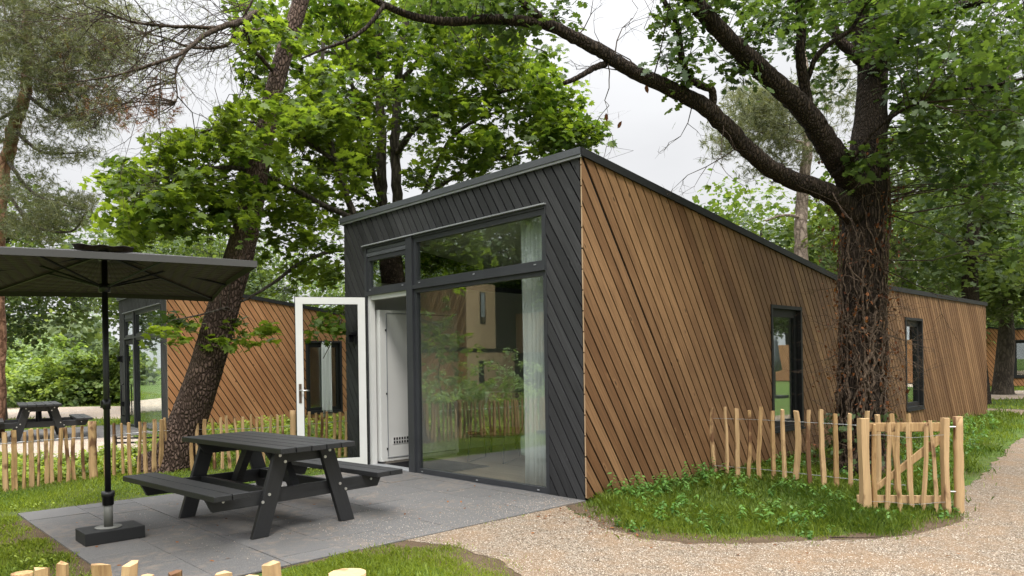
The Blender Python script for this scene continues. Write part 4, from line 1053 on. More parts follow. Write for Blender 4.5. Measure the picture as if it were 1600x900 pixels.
def needles(name, C, per, L, mat, parent, off, wd=.008, droop=.15, up=.2):
    N = len(C); idx = np.repeat(np.arange(N), per); base = norm(rng.normal(size=(N, 3)) + [0, 0, up])
    d = norm(base[idx] * 1.0 + rng.normal(0, .55, (N * per, 3))); le = L * rng.uniform(.6, 1.15, N * per)
    p = C[idx] + base[idx] * rng.uniform(-.5, .5, N * per)[:, None] * L; s_ = norm(np.cross(d, rng.normal(size=d.shape)))
    V = np.stack([p - s_ * wd / 2, p + s_ * wd / 2, p + d * le[:, None] - [0, 0, droop * L]], 1) - off
    ti = np.clip(.5 + rng.normal(0, .25, N)[idx] + rng.normal(0, .15, N * per), 0, 1)
    return polys(name, V, ti, mat, parent)

# ---- the broad maple behind the cabins, its twin stems above the roof line
MBs = np.array([*(D(606, 570, 15.0)[:2]), 0.0])
maple = empty('maple_tree', MBs, 0, 'bright green maple with two slim stems rising behind the black cabin front', 'tree')
ML = []
def mlimb(pix, rads, seed, name='limb', base=None, sides=10, tree=None, off=None, store=None, mat='bark_grey'):
    P = ([base] if base is not None else []) + [D(*p) for p in pix]
    a, _ = limb(name, rel(P, MBs if off is None else off), rads, mat, maple if tree is None else tree, sides, 7, .1, seed, .1); (ML if store is None else store).append(a + (MBs if off is None else off))
mlimb([(597, 400, 15), (598, 315, 15), (596, 230, 15), (594, 150, 15), (592, 80, 15), (588, 0, 15), (580, -90, 15)], [.15, .13, .105, .10, .09, .08, .07, .05], 31, 'trunk', MBs + [-.08, 0, 0])
mlimb([(622, 400, 15.1), (621, 315, 15.1), (618, 230, 15.1), (622, 150, 15.1), (626, 80, 15.1), (640, 0, 15.1), (650, -90, 15)], [.15, .13, .11, .10, .09, .075, .06, .04], 32, 'trunk', MBs + [.1, .05, 0])
mlimb([(600, 330, 15), (575, 240, 14.5), (560, 190, 14), (548, 120, 13.6), (540, 60, 13.3)], [.06, .05, .045, .035, .02], 33)
mlimb([(620, 240, 15), (645, 205, 14.5), (680, 180, 14), (730, 160, 13.5), (800, 140, 13), (860, 130, 12.6)], [.07, .055, .045, .035, .025, .01], 34)
mlimb([(640, 330, 14.5), (690, 290, 14), (735, 262, 13.6), (790, 245, 13.2), (850, 232, 12.8), (905, 222, 12.5)], [.05, .045, .035, .028, .018, .008], 35)
mlimb([(622, 400, 15), (660, 310, 14.6), (700, 225, 14.2), (740, 190, 13.8), (800, 170, 13.4), (870, 175, 13)], [.07, .055, .045, .03, .02, .01], 36)
mlimb([(618, 140, 15), (660, 90, 14.5), (720, 60, 14), (790, 60, 13.5), (850, 80, 13)], [.06, .045, .035, .022, .01], 37)
mlimb([(594, 130, 15), (540, 90, 14.5), (480, 80, 14), (430, 100, 13.5)], [.05, .04, .028, .012], 38)
mlimb([(598, 330, 15), (565, 300, 14.3), (530, 270, 13.6), (480, 250, 12.8), (430, 255, 12)], [.05, .04, .03, .02, .01], 39)
pm = [(430, 40, 60, 60, 11, 15, 14), (500, 60, 80, 70, 12, 17, 34), (600, 50, 90, 50, 14, 17, 34), (700, 70, 90, 50, 12.5, 16, 30), (790, 90, 70, 40, 12, 15, 22), (740, 130, 100, 50, 12, 16, 36), (840, 150, 60, 45, 12, 14.5, 24), (870, 190, 50, 22, 12, 14, 14),
      (900, 210, 34, 18, 12, 13, 9), (800, 215, 90, 24, 12, 14, 20), (700, 175, 80, 40, 12, 15, 20), (640, 150, 60, 50, 15.2, 17, 12), (560, 150, 70, 60, 12, 16, 26), (480, 160, 70, 60, 11.5, 15, 24), (740, 255, 80, 18, 12.5, 14.5, 12), (680, 270, 40, 18, 12.5, 15, 5),
      (550, 240, 36, 50, 13, 16, 12), (640, 250, 40, 30, 15.2, 16.5, 5), (585, 200, 40, 60, 15.3, 17, 10), (500, 250, 60, 60, 11.5, 15, 24), (540, 310, 50, 25, 13, 15.5, 7), (600, -60, 240, 50, 11, 17, 40), (650, 20, 200, 30, 11.5, 16, 30), (880, 240, 30, 12, 12, 13, 3)]
C_ = patch_points(pm)
A, B, ra, rb = connect(C_ - MBs, [l - MBs for l in ML], 3.6, .009, prob=.7); sticks('branchlets', A, B, ra, rb, 'bark_grey', maple)
pos, nr, sz, ti, dr = spray_leaves(C_, .42, 46, .28, .130, .30, .07)
leaves('crown', pos - MBs, nr, sz, ti, 'maple', 'maple', maple, dr)
# ---- second, nearer maple whose layered boughs hang round the leaning pine
NB = np.array([*(D(572, 570, 13.0)[:2]), 0.0])
map2 = empty('maple_tree', NB, 0, 'spreading maple whose layered lime green boughs hang round the leaning pine trunk', 'tree'); M2 = []
kw = dict(tree=map2, off=NB, store=M2)
mlimb([(566, 440, 13.0), (556, 350, 12.9), (530, 270, 12.6), (505, 170, 12.3), (505, 60, 12.3)], [.085, .075, .065, .055, .045, .03], 41, 'trunk', NB, **kw)
mlimb([(550, 340, 12.8), (500, 318, 12.2), (450, 290, 11.6), (400, 268, 11), (340, 262, 10.4), (280, 272, 9.8), (220, 290, 9.4)], [.05, .048, .045, .038, .028, .018, .008], 42, **kw)
mlimb([(560, 385, 12.9), (510, 395, 12.2), (470, 410, 11.6), (430, 440, 11), (380, 470, 10.4), (320, 490, 9.8), (270, 500, 9.4)], [.035, .033, .03, .024, .018, .012, .006], 43, **kw)
mlimb([(520, 250, 12.5), (450, 200, 11.8), (400, 190, 11.2), (340, 200, 10.6), (260, 225, 10)], [.04, .034, .028, .02, .01], 44, **kw)
mlimb([(558, 355, 12.9), (540, 400, 11.8), (545, 450, 11.3), (530, 510, 10.9), (505, 560, 10.7)], [.025, .02, .014, .009, .005], 45, **kw)
pn = [(430, 90, 34, 60, 9.2, 10, 6), (430, 180, 45, 50, 9.0, 9.9, 6), (415, 230, 40, 20, 9.0, 9.8, 4), (330, 345, 60, 20, 9, 10.5, 6), (210, 350, 40, 30, 9, 10.5, 7), (520, 150, 40, 60, 10, 12, 8), (240, 270, 80, 40, 9, 11.5, 26), (200, 310, 40, 25, 9, 10.5, 8), (310, 250, 80, 50, 9, 12, 30), (370, 300, 60, 45, 9.4, 12.5, 20), (280, 325, 90, 30, 9, 11.5, 18), (440, 300, 60, 50, 10.8, 13, 20), (350, 200, 80, 40, 9.5, 12.5, 24), (450, 210, 60, 50, 10.5, 13, 20), (410, 110, 40, 60, 11, 13, 10),
      (480, 345, 60, 30, 10.8, 13, 10), (430, 375, 50, 22, 10.4, 12, 7), (270, 500, 42, 12, 9.2, 9.9, 4), (380, 510, 42, 16, 10, 10.6, 5), (345, 525, 16, 8, 10, 10.3, 2), (520, 490, 26, 34, 10.7, 11.3, 6), (470, 430, 50, 30, 10.8, 12.5, 6), (240, 380, 60, 14, 9.5, 11, 4), (500, 400, 40, 40, 11, 13, 8)]
C_ = patch_points(pn)
A, B, ra, rb = connect(C_ - NB, [l - NB for l in M2], 3.0, .007); sticks('branchlets', A, B, ra, rb, 'bark_grey', map2)
pos, nr, sz, ti, dr = spray_leaves(C_, .34, 38, .24, .118, .35, .05)
leaves('crown', pos - NB, nr, sz, np.clip(ti + .1, 0, 1), 'maple', 'maple', map2, dr)

# ---- tall pine at the left edge
QB = np.array([*(D(-8, 570, 15.5)[:2]), 0.0])
pineL = empty('pine_tree', QB, 0, 'tall slender red-barked pine with grey-green needles at the left edge', 'tree', None); QL = []
kq = dict(tree=pineL, off=QB, store=QL, mat='bark_red')
mlimb([(-4, 450, 15.5), (0, 330, 15.5), (8, 255, 15.5), (22, 200, 15.4), (38, 150, 15.3), (46, 90, 15.2), (40, 20, 15.1), (30, -90, 15)], [.17, .15, .135, .13, .12, .11, .10, .085, .05], 51, 'trunk', QB, sides=14, **kq)
for i, L_ in enumerate([[(38, 145, 15.3), (70, 170, 14.8), (110, 190, 14.2), (150, 200, 13.8)], [(42, 110, 15.2), (90, 90, 14.6), (150, 80, 14), (200, 70, 13.5)], [(44, 60, 15.2), (0, 40, 14.6), (-60, 20, 14)], [(10, 250, 15.5), (50, 300, 14.9), (100, 320, 14.4), (140, 330, 14)], [(20, 200, 15.4), (60, 235, 14.8), (95, 240, 14.4), (130, 238, 14)], [(4, 290, 15.5), (50, 350, 15), (110, 362, 14.5), (135, 330, 14.2)], [(40, 30, 15.1), (100, 10, 14.6), (170, 0, 14)], [(30, 170, 15.4), (-10, 190, 15), (-50, 200, 14.6)], [(2, 300, 15.5), (-30, 330, 15), (-60, 350, 14.7)]]):
    mlimb(L_, list(np.linspace(.045, .010, len(L_))), 60 + i, 'limb', sides=6, **{**kq, 'mat': 'bark_grey'})
pq = [(60, 30, 110, 60, 13, 16.5, 210), (30, 100, 80, 60, 13, 16.5, 130), (120, 90, 80, 50, 13, 15.5, 110), (170, 60, 60, 60, 12.5, 15, 70), (80, 160, 70, 40, 13.5, 16, 60), (140, 170, 50, 40, 13, 15, 50), (40, 225, 60, 26, 14, 16, 22), (105, 238, 40, 16, 13.8, 15, 20), (30, 290, 60, 30, 14, 16, 34), (100, 320, 45, 25, 13.8, 15.2, 44), (50, 350, 70, 28, 14, 16, 66), (20, -60, 200, 60, 12, 17, 90), (0, 180, 30, 30, 14, 16, 16)]
C_ = patch_points(pq)
A, B, ra, rb = connect(C_ - QB, [l - QB for l in QL], 3.0, .006, prob=.6); sticks('branchlets', A, B, ra, rb, 'twig', pineL)
Cn = np.repeat(C_, 11, axis=0) + rng.normal(0, .15, (len(C_) * 11, 3)) * [1, 1, .45]
needles('crown', Cn, 13, .12, 'needle', pineL, QB, .0095)
Cd = patch_points([(165, 165, 50, 14, 12.5, 14.5, 16), (195, 180, 14, 10, 12.5, 13.5, 8), (250, 165, 40, 20, 9, 10.5, 12), (120, 130, 60, 30, 13, 15, 16), (140, 60, 60, 40, 13, 15, 14)])
needles('withered_needles', np.repeat(Cd, 6, axis=0) + rng.normal(0, .10, (len(Cd) * 6, 3)), 12, .11, 'dry_leaf', pineL, QB, .008)
# needles and withered sprays on the leaning pine's own boughs
k = rng.integers(0, len(TW), 900); Cn = TW[k]; sel = (np.array([(c - CAM) @ _Rv / ((c - CAM) @ _Fv) for c in Cn]) * FPX + PPX) < 400
needles('needle_sprays', Cn[sel][:520] + rng.normal(0, .05, (len(Cn[sel][:520]), 3)), 9, .10, 'needle', pine, PB, .006)

# ---- generic broadleaf trees of the park, a few kinds built once and copied
def crown_mesh(name, R0, H, nclump, per, size, mat, kind, tree, z0, seed, dens=.8):
    C = []
    while len(C) < nclump:
        p = rng.normal(size=3); p = p / np.linalg.norm(p) * rng.uniform(.25, 1) ** .45
        C.append([p[0] * R0, p[1] * R0, z0 + H / 2 + p[2] * H / 2])
    C = np.array(C) + rng.normal(0, .25, (nclump, 3))
    pos, nr, sz, ti, dr = spray_leaves(C, R0 * .30, per, .45, size, .15, R0 * .07)
    leaves(name, pos, nr, sz, ti, kind, mat, tree, dr); return C
def broadleaf(name, label, loc, h, r, mat, group=None, seed=0, nclump=90, per=55, size=.26, kind='clump', bark='bark_grey', trunk_r=.17, z0f=.28, cat='tree'):
    t = empty(name, loc, 0, label, cat, group); rr_ = random.Random(seed)
    top = (rr_.uniform(-.4, .4), rr_.uniform(-.4, .4), h * .8); mid = (rr_.uniform(-.2, .2), rr_.uniform(-.2, .2), h * .4)
    P, _ = limb('trunk', [(0, 0, -.1), (0, 0, .3), mid, top], [trunk_r * 1.3, trunk_r, trunk_r * .8, trunk_r * .25], bark, t, 10, 7, .08, seed)
    C = crown_mesh('crown', r, h * (1 - z0f), nclump, per, size, mat, kind, t, h * z0f, seed)
    A, B, ra, rb = connect(C, [P[6:]], 20, .012, prob=.35); sticks('branches', A, B, ra, rb, bark, t)
    return t
def mirror_y(x, y, t): p = D(x, y, t); return (p[0], -p[1], 0)
def on(px, t): p = D(px, 570, t); return (p[0], p[1], 0)
GB = 'park trees in the background'
kinds = [
 broadleaf('broadleaf_tree', 'dark bushy tree hanging over the picture behind the parasol, left of the second cabin', on(0, 21), 6.6, 3.0, 'dark_leaf', GB, 1, 130, 80, .15, trunk_r=.16, z0f=.38),
 broadleaf('broadleaf_tree', 'tall dark-trunked tree rising behind the rear corner of the brown cabin', on(1531, 21.5), 10.5, 4.0, 'dark_leaf', GB, 2, 105, 70, .19, trunk_r=.26, z0f=.30, bark='bark_oak'),
 broadleaf('broadleaf_tree', 'mid green tree just above the low roof between the two pines', on(1200, 27), 8.0, 3.6, 'mid_leaf', GB, 3, 105, 60, .20, trunk_r=.18, z0f=.22),
]
for k_ in kinds: note_kids(k_)
def again(i, loc, rz, sc, label):
    c = copy_tree(kinds[i]); c.location = loc; c.rotation_euler = (0, 0, rz); c.scale = (sc, sc, sc); tag(c, label); return c
again(2, on(1420, 26), 1.0, 1.0, 'leafy tree right of the oak trunk, above the flat roof')
again(2, on(1475, 36), 2.0, 1.25, 'lighter tree in the second row behind the dark trunk at the right')
again(2, on(1335, 37), 2.4, 1.0, 'dark crown directly behind the oak fork, beyond the roof')
again(2, on(1640, 44), 4.0, 1.6, 'tree filling the right edge above the distant cabin')
again(1, on(1680, 25), 5.0, 1.1, 'dark leafy crown cut by the right edge of the photo')
again(0, on(265, 32), 2.2, 1.15, 'dark small-leaved tree just left of the second cabin roof')
again(0, on(330, 27), 3.9, .98, 'dark tree behind the second cabin, left of the leaning trunk')
again(2, on(470, 30), 1.9, .78, 'mid green tree over the low end of the second cabin roof')
again(2, on(1275, 40), .6, 1.15, 'farther green tree seen in the gap left of the oak trunk')
again(2, on(1130, 36), 2.9, .62, 'low yellowish tree above the sloping roof edge')
# slim grey trunk by the distant cabin
broadleaf('young_oak_tree', 'small tree with a stout grey trunk before the distant cabin at the right', on(1566, 27), 5.4, 1.9, 'dark_leaf', GB, 5, 70, 60, .17, trunk_r=.34, z0f=.48, bark='bark_grey')
# pine behind the roof
RB = np.array(on(1252, 23))
pineR = empty('pine_tree', RB, 0, 'pine with a bare pinkish trunk and feathery crown behind the cabin roof', 'tree', None); RL = []
kr_ = dict(tree=pineR, off=RB, store=RL, mat='bark_pale')
mlimb([(1253, 480, 23), (1252, 390, 23), (1254, 310, 23), (1262, 220, 23), (1258, 120, 23), (1250, 40, 23)], [.24, .22, .20, .18, .15, .12, .07], 71, 'trunk', RB, sides=12, **kr_)
for i, L_ in enumerate([[(1260, 225, 23), (1225, 215, 22.5), (1180, 205, 22)], [(1258, 180, 23), (1210, 160, 22.4), (1160, 170, 21.8)], [(1254, 340, 23), (1225, 336, 22.7), (1195, 345, 22.4)], [(1258, 150, 23), (1290, 190, 22.5), (1310, 230, 22)]]):
    mlimb(L_, list(np.linspace(.06, .02, 3)), 80 + i, 'limb', sides=6, **kr_)
C_ = patch_points([(1190, 160, 50, 26, 21, 24, 60), (1175, 200, 55, 22, 21, 24, 50), (1215, 180, 60, 50, 21, 25, 80), (1140, 232, 30, 12, 21, 22.5, 16), (1230, 240, 50, 26, 22, 24, 30), (1290, 160, 50, 60, 22, 25, 40), (1200, 265, 40, 14, 22, 24, 14)])
Cn = np.repeat(C_, 9, axis=0) + rng.normal(0, .26, (len(C_) * 9, 3)) * [1, 1, .55]
needles('crown', Cn, 16, .20, 'needle', pineR, RB, .017)
# small shrubs at the far bank of the road and the wood beyond it
shr = []
for i, (px, t, h, r, lab, mt_) in enumerate([(-40, 31, 2.3, 1.9, 'bushy shrub at the far left of the road bank', 'pale_leaf'), (30, 30, 1.9, 1.8, 'yellow-green shrub on the road bank right of the far picnic table top', 'pale_leaf'), (85, 31, 2.1, 1.6, 'rounded green shrub in the middle of the road bank', 'pale_leaf'),
                                           (125, 30.5, 2.1, 1.5, 'darker shrub on the road bank left of the parasol pole', 'mid_leaf'), (165, 31.5, 2.2, 1.6, 'shrub directly behind the parasol pole', 'pale_leaf'), (200, 31, 2.6, 1.5, 'shrub touching the black corner of the second cabin', 'mid_leaf'), (235, 33, 2.4, 1.7, 'shrub hidden mostly behind the second cabin', 'pale_leaf'), (0, 36, 3.0, 2.1, 'taller pale shrub behind the bank at the left', 'pale_leaf'), (105, 38, 3.2, 2.3, 'tall pale willow shrub behind the bank', 'pale_leaf')]):
    t_ = empty('shrub', on(px, t), 0, lab, 'shrub', 'shrubs along the road bank'); 
    C = crown_mesh('foliage', r, h, 60, 60, .17, mt_, 'clump', t_, -.15, i)
    A, B, ra, rb = connect(C, [np.array([[0, 0, 0.], [.1, 0, .5]])], 9, .01, prob=.3); sticks('stems', A, B, ra, rb, 'bark_grey', t_)
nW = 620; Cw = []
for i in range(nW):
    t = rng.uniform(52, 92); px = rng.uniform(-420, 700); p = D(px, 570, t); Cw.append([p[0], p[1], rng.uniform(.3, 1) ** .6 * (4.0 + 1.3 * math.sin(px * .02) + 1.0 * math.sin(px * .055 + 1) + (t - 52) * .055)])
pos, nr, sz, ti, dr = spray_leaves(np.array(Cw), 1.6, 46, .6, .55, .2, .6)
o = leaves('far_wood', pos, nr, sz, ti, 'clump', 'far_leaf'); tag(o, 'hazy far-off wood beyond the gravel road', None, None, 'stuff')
# the same kind of wood closes the view behind the cabins on the right
Cw = []
for i in range(520):
    t = rng.uniform(46, 70); px = rng.uniform(1090, 2100); p = D(px, 570, t); Cw.append([p[0], p[1], rng.uniform(.1, 1) ** .7 * (5.8 + 1.6 * math.sin(px * .03))])
pos, nr, sz, ti, dr = spray_leaves(np.array(Cw), 2.0, 44, .6, .60, .2, .8)
o = leaves('far_wood', pos, nr, sz, ti, 'clump', 'mid_leaf'); tag(o, 'green wood closing the view behind the right-hand trees', None, None, 'stuff')
# ------------------------------------------------------------------ what the glass reflects: a two-storey park house, hedge and trees across the way
house = empty('park_house', (-15.1, -11.15, 0), 0, 'two-storey larch house with pale end wall mirrored in the big window', 'house')
mb = clad([[(-5.0, 2.05), (-.02, 2.05), (-.02, 4.3), (-5.0, 4.3)]], lambda u, v: (u, 0, v), (0, 1, 0), .024, -32, .14, .014, 5); mb.build('upper_wall', 'wood', house)
mb = clad([[(-3.6, .05), (-.02, .05), (-.02, 1.9), (-3.6, 1.9)]], lambda u, v: (u, 0, v), (0, 1, 0), .024, -32, .14, .014, 6); mb.build('lower_wall', 'wood_b', house)
mb = MB(); mb.box((-5, -5.5, 2.0), (-.02, -.02, 4.28)); mb.box((-3.6, -5.5, 0), (-.02, -.02, 1.98)); mb.build('wall_core', 'backing', house)
mb = MB(); mb.box((-.015, -1.35, 2.0), (.03, .03, 4.35), .5, axis=2); mb.box((-.015, -2.3, .02), (.03, .03, 1.85), .6, axis=2); mb.build('end_wall', 'wood_pale', house)
mb = MB(); mb.box((-5.05, -.1, 1.92), (.08, .06, 2.0)); mb.build('floor_band', 'frame_dark', house)
for (y0, y1, z0, z1) in ((-.85, -.60, 2.9, 4.05), (-.75, -.5, .75, 1.55)):
    mb = MB(); mb.box((.031, y0, z0), (.05, y1, z1)); f_ = mb.build('window', 'frame_dark', house)
    mb = MB(); mb.box((.0505, y0 + .04, z0 + .05), (.054, y1 - .04, z1 - .05)); mb.build('pane', 'glass', f_)
mb = clad([[(.05, 1.85), (4.6, 1.85), (4.6, 3.3), (.05, 3.3)]], lambda u, v: (u, -2.4, v), (0, 1, 0), .024, -32, .14, .014, 7); mb.build('annex_wall', 'wood', house)
mb = MB(); mb.box((.04, -2.6, 1.84), (4.6, -2.41, 3.32)); mb.box((.04, -3.4, 0), (4.6, -3.2, 1.83)); mb.build('annex_core', 'backing', house)
mb = MB(); mb.box((1.5, -2.374, 2.25), (2.1, -2.35, 2.7)); mb.build('vent_window', 'frame_dark', house)
# neighbour on the other side of the path, mirrored in the narrow side windows
_q = D(1290, 570, 45); nb = empty('park_house', (-_q[0], _q[1], 0), R(200), 'low larch park house mirrored in the narrow side windows', 'house')
mb = clad([[(-8, .05), (8, .05), (8, 2.4), (-8, 2.4)]], lambda u, v: (u, 0, v), (0, 1, 0), .024, 30, .14, .014, 8); mb.build('long_wall', 'wood_b', nb)
mb = MB(); mb.box((-8, -5, 0), (8, -.02, 2.38)); mb.build('wall_core', 'backing', nb)
for x in (-5, -1, 3):
    mb = MB(); mb.box((x, .025, .9), (x + 1.0, .05, 2.2)); mb.build('window', 'frame_dark', nb)
_q = D(1217, 570, 27); ps = empty('closed_parasol', (-_q[0], _q[1], 0), 0, 'furled grey parasol, visible only as a reflection in the first side window', 'parasol')
mb = MB(); mb.tube([(0, 0, 0), (0, 0, 2.35)], .024, 12); mb.build('pole', 'pole', ps)
mb = MB(); mb.tube([(0, 0, 2.33), (0, 0, 2.1), (0, 0, 1.5), (0, 0, 1.05), (0, 0, .98)], [.03, .12, .19, .26, .10], 14, wob=.25, seed=3); mb.build('canopy', 'trim', ps, True)
mb = MB(); mb.box((-.35, -.35, 0), (.35, .35, .1)); mb.build('base_slab', 'frame_dark', ps)
# trees over there
REF = [(700, 44, 0, 1.3, 'tree standing behind the reflected house'), (760, 40, 2, .95, 'green tree reflected above the annex'), (815, 33, 1, 1.05, 'dark tree reflected at the right of the upper glass'), (880, 30, 0, 1.4, 'tree behind the camera beside the reflected annex'), (660, 52, 2, .95, 'far tree reflected in the small upper light'), (560, 30, 2, .9, 'tree reflected beside the door'), (960, 30, 2, 1.0, 'tree far behind the camera')]
for (px, t, k_, sc, lab) in REF: again(k_, mirror_y(px, 570, t), px * .7, sc, lab)
for i, (x, y, k_, sc, lab) in enumerate([(-D(1170, 570, 58)[0], D(1170, 570, 58)[1], 2, 1.1, 'tree behind the left end of the house across the path'), (-D(1240, 570, 56)[0], D(1240, 570, 56)[1], 1, 1.0, 'tree behind the middle of the house across the path'), (-D(1320, 570, 60)[0], D(1320, 570, 60)[1], 2, 1.2, 'tree behind the right end of the house across the path'), (-D(1430, 570, 55)[0], D(1430, 570, 55)[1], 1, 1.2, 'tree mirrored in the farther narrow window'), (14, -22, 1, 1.0, 'tree well behind the photographer')]):
    again(k_, (x, y, 0), i * 1.3, sc, lab)
# hedge plants in front of the reflected house
hd = []
for i in range(7):
    p = np.array(mirror_y(655 + i * 30, 570, 17.5 + (i % 3) * 1.2)); t_ = empty('garden_shrub', tuple(p), 0, ['loose yellow-flowering shrub', 'low green shrub', 'pale feathery shrub'][i % 3] + [' at the reflected end wall', 'under the lower window', ' before the reflected annex', ' far left in the reflection', ' beside the reflected fence post', ' right of the reflected sapling', ' at the right end of the reflection'][i], 'shrub', 'garden shrubs mirrored in the window')
    C = crown_mesh('foliage', .75, 1.0 + .5 * (i % 2), 26, 45, .085, ['pale_leaf', 'mid_leaf', 'pale_leaf'][i % 3], 'oval', t_, 0, i)
sp_ = broadleaf('sapling', 'slim young tree mirrored in front of the reflected larch wall', mirror_y(695, 570, 19), 2.9, .55, 'maple', None, 9, 30, 40, .09, 'oval', trunk_r=.02, z0f=.35)
# silver car parked beyond the neighbour's patio: shows in that cabin's glass
def car():
    p = D(243, 600, 24.5); y0 = -.45
    root = empty('parked_car', (p[0], 2 * y0 - p[1], 0), R(12), 'silver estate car mirrored in the glass front of the second cabin', 'car')
    MT['silver'] = m_plain('silver_paint', (.50, .52, .53), .3, .6, .6, bump=0); MT['tyre'] = m_plain('tyre_rubber', (.02, .02, .02), .8, .2); MT['lamp'] = m_plain('head_lamp', (.7, .7, .68), .2, .6)
    prof = [(-2.1, .35), (-2.15, .75), (-2.0, 1.0), (-1.75, 1.42), (-.9, 1.50), (.2, 1.47), (.95, 1.05), (1.9, .90), (2.15, .72), (2.15, .35)]
    mb = MB(); secs = []
    for (y, s_, zc) in ((-.88, .97, .0), (-.70, 1.0, .0), (.70, 1.0, 0), (.88, .97, 0)):
        secs.append([(x * s_, y * (1 if z < 1.0 else .80), z * (1 if abs(y) < .8 else .985)) for x, z in prof])
    for a, b in zip(secs[:-1], secs[1:]):
        for i in range(len(prof)):
            j = (i + 1) % len(prof); mb.poly([a[i], a[j], b[j], b[i]])
    mb.poly(list(reversed(secs[0]))); mb.poly(secs[-1]); mb.build('body', 'silver', root)
    for s_ in (-1, 1):
        mb = MB(); mb.prism([(-1.6, s_ * .872, .98), (.75, s_ * .872, .98), (.15, s_ * .73, 1.40), (-1.45, s_ * .73, 1.40)], (0, s_ * .012, 0)); mb.build('side_window', 'frame_dark', root)
        for x in (-1.3, 1.3):
            mb = MB(); mb.tube([(x, s_ * .70, .33), (x, s_ * .90, .33)], .33, 24); wh = mb.build('wheel', 'tyre', root)
            mb = MB(); mb.tube([(x, s_ * .901, .33), (x, s_ * .915, .33)], .21, 10); mb.build('rim', 'steel', wh)
        mb = MB(); mb.box((.55, s_ * .95 - .07, .98), (.72, s_ * .95 + .07, 1.10)); mb.build('mirror', 'silver', root, bevel=.02)
        mb = MB(); mb.box((2.08, s_ * .68 - .16, .62), (2.165, s_ * .68 + .16, .78)); mb.build('headlight', 'lamp', root)
    mb = MB(); mb.prism([(.30, -.68, 1.43), (.30, .68, 1.43), (.93, .80, 1.07), (.93, -.80, 1.07)], (.01, 0, .02)); mb.build('windscreen', 'frame_dark', root)
    mb = MB(); mb.tube([(-1.4, -.62, 1.53), (.1, -.62, 1.53)], .02, 6); mb.tube([(-1.4, .62, 1.53), (.1, .62, 1.53)], .02, 6); mb.build('roof_rack', 'frame_dark', root)
car()

# ------------------------------------------------------------------ grass, weeds, stones
n = 620000
px = rng.uniform(-260, 1860, n); hy = PPY - .0159 * (px - 800); py = hy + 16 + (1000 - hy - 16) * rng.uniform(size=n) ** .95
dx_, dy_ = px - PPX, py - PPY; u = (_c * dx_ + _s * dy_) / FPX; v = -(-_s * dx_ + _c * dy_) / FPX
t = -1.4 / v; GP = CAM[None, :] + (u[:, None] * _Rv + _Fv) * t[:, None]; GP[:, 2] = 0
ok = (t < 75) & (t > 1.2)
def rect(P, x0, x1, y0, y1): return (P[:, 0] > x0) & (P[:, 0] < x1) & (P[:, 1] > y0) & (P[:, 1] < y1)
ok &= ~rect(GP, -4.66, .03, -.03, 14.9)
edge = rng.uniform(-.05, .03, n)
ok &= ~((GP[:, 0] > -3.75 - edge) & (GP[:, 0] < .0 + edge) & (GP[:, 1] > -4.25 - edge) & (GP[:, 1] < .02))
pathj = GP + rng.normal(0, .045, GP.shape) * (rng.uniform(size=(n, 1)) < .7) * 1.8
ok &= ~in_poly(pathj, PATH)
for ob in ('road', 'gravel_path.001'):
    o_ = bpy.data.objects.get(ob)
    if o_: ok &= ~in_poly(GP, [(v_.co.x, v_.co.y) for v_ in o_.data.vertices])
a4 = R(-4); qx = (GP[:, 0] + 11.6) * math.cos(a4) + (GP[:, 1] + .16) * math.sin(a4); qy = -(GP[:, 0] + 11.6) * math.sin(a4) + (GP[:, 1] + .16) * math.cos(a4)
ok &= ~((qx > -4.7) & (qx < .05) & (qy > -.05) & (qy < 10)) & ~((qx > -4.2) & (qx < -.4) & (qy > -4.2) & (qy < 0))
# blades thin out towards the edges of slabs and path
def edge_dist(P_, poly):
    d_ = np.full(len(P_), 9.0)
    for i in range(len(poly)):
        a_, b_ = np.array(poly[i], float), np.array(poly[(i + 1) % len(poly)], float); ab = b_ - a_
        t_ = np.clip(((P_[:, :2] - a_) @ ab) / (ab @ ab), 0, 1); d_ = np.minimum(d_, np.linalg.norm(P_[:, :2] - (a_ + t_[:, None] * ab), axis=1))
    return d_
nearc = t < 22
ed = np.full(n, 9.0); ed[nearc] = np.minimum(edge_dist(GP[nearc], PATH), edge_dist(GP[nearc], [(-3.72, 0), (-3.72, -4.23), (0, -4.23), (0, 0)]))
ed = ed + .08 * np.sin(GP[:, 0] * 9 + GP[:, 1] * 4) + .05 * np.sin(GP[:, 1] * 17)
ok &= rng.uniform(size=n) < np.clip(.10 + ed * 3.6, .04, 1)
# worn soil patches: fewer blades
def fbm(P, s_): return (np.sin(P[:, 0] * s_ + 1.3 * np.sin(P[:, 1] * s_ * .7)) + np.sin(P[:, 1] * s_ * 1.3 + 1.7 * np.sin(P[:, 0] * s_ * .6)) + np.sin((P[:, 0] + P[:, 1]) * s_ * 2.1)) / 3
ok &= rng.uniform(size=n) < np.clip(.80 + .45 * fbm(GP, 2.3) + .25 * fbm(GP, 7.1), .12, 1)
isl = in_poly(GP, [(-.1, -.3), (1, -1), (2.9, .5), (3.0, 2), (1.8, 9.5), (.9, 16), (0, 16), (0, 0)])
nw = np.minimum.reduce([np.linalg.norm(GP[:, :2] - np.array(q), axis=1) for q in ((.35, -.3), (.7, -.65), (1.2, -.8), (1.8, -.7), (2.2, -.2))])
ok &= rng.uniform(size=n) < np.clip(.15 + nw * 3.2, 0, 1)
P = GP[ok]; tt = t[ok]; il = isl[ok]; N = len(P)
print('grass blades', N)
hgt = np.where(il, rng.uniform(.04, .12, N), rng.uniform(.02, .065, N)) * np.clip(.45 + ed[ok] * 2.2, .45, 1) * np.clip(.9 + .4 * fbm(P, 3.1), .4, 1.5) * np.clip(tt / 12, 1, 2.2)
wd = .0042 * np.clip(tt / 5.5, .9, 6)
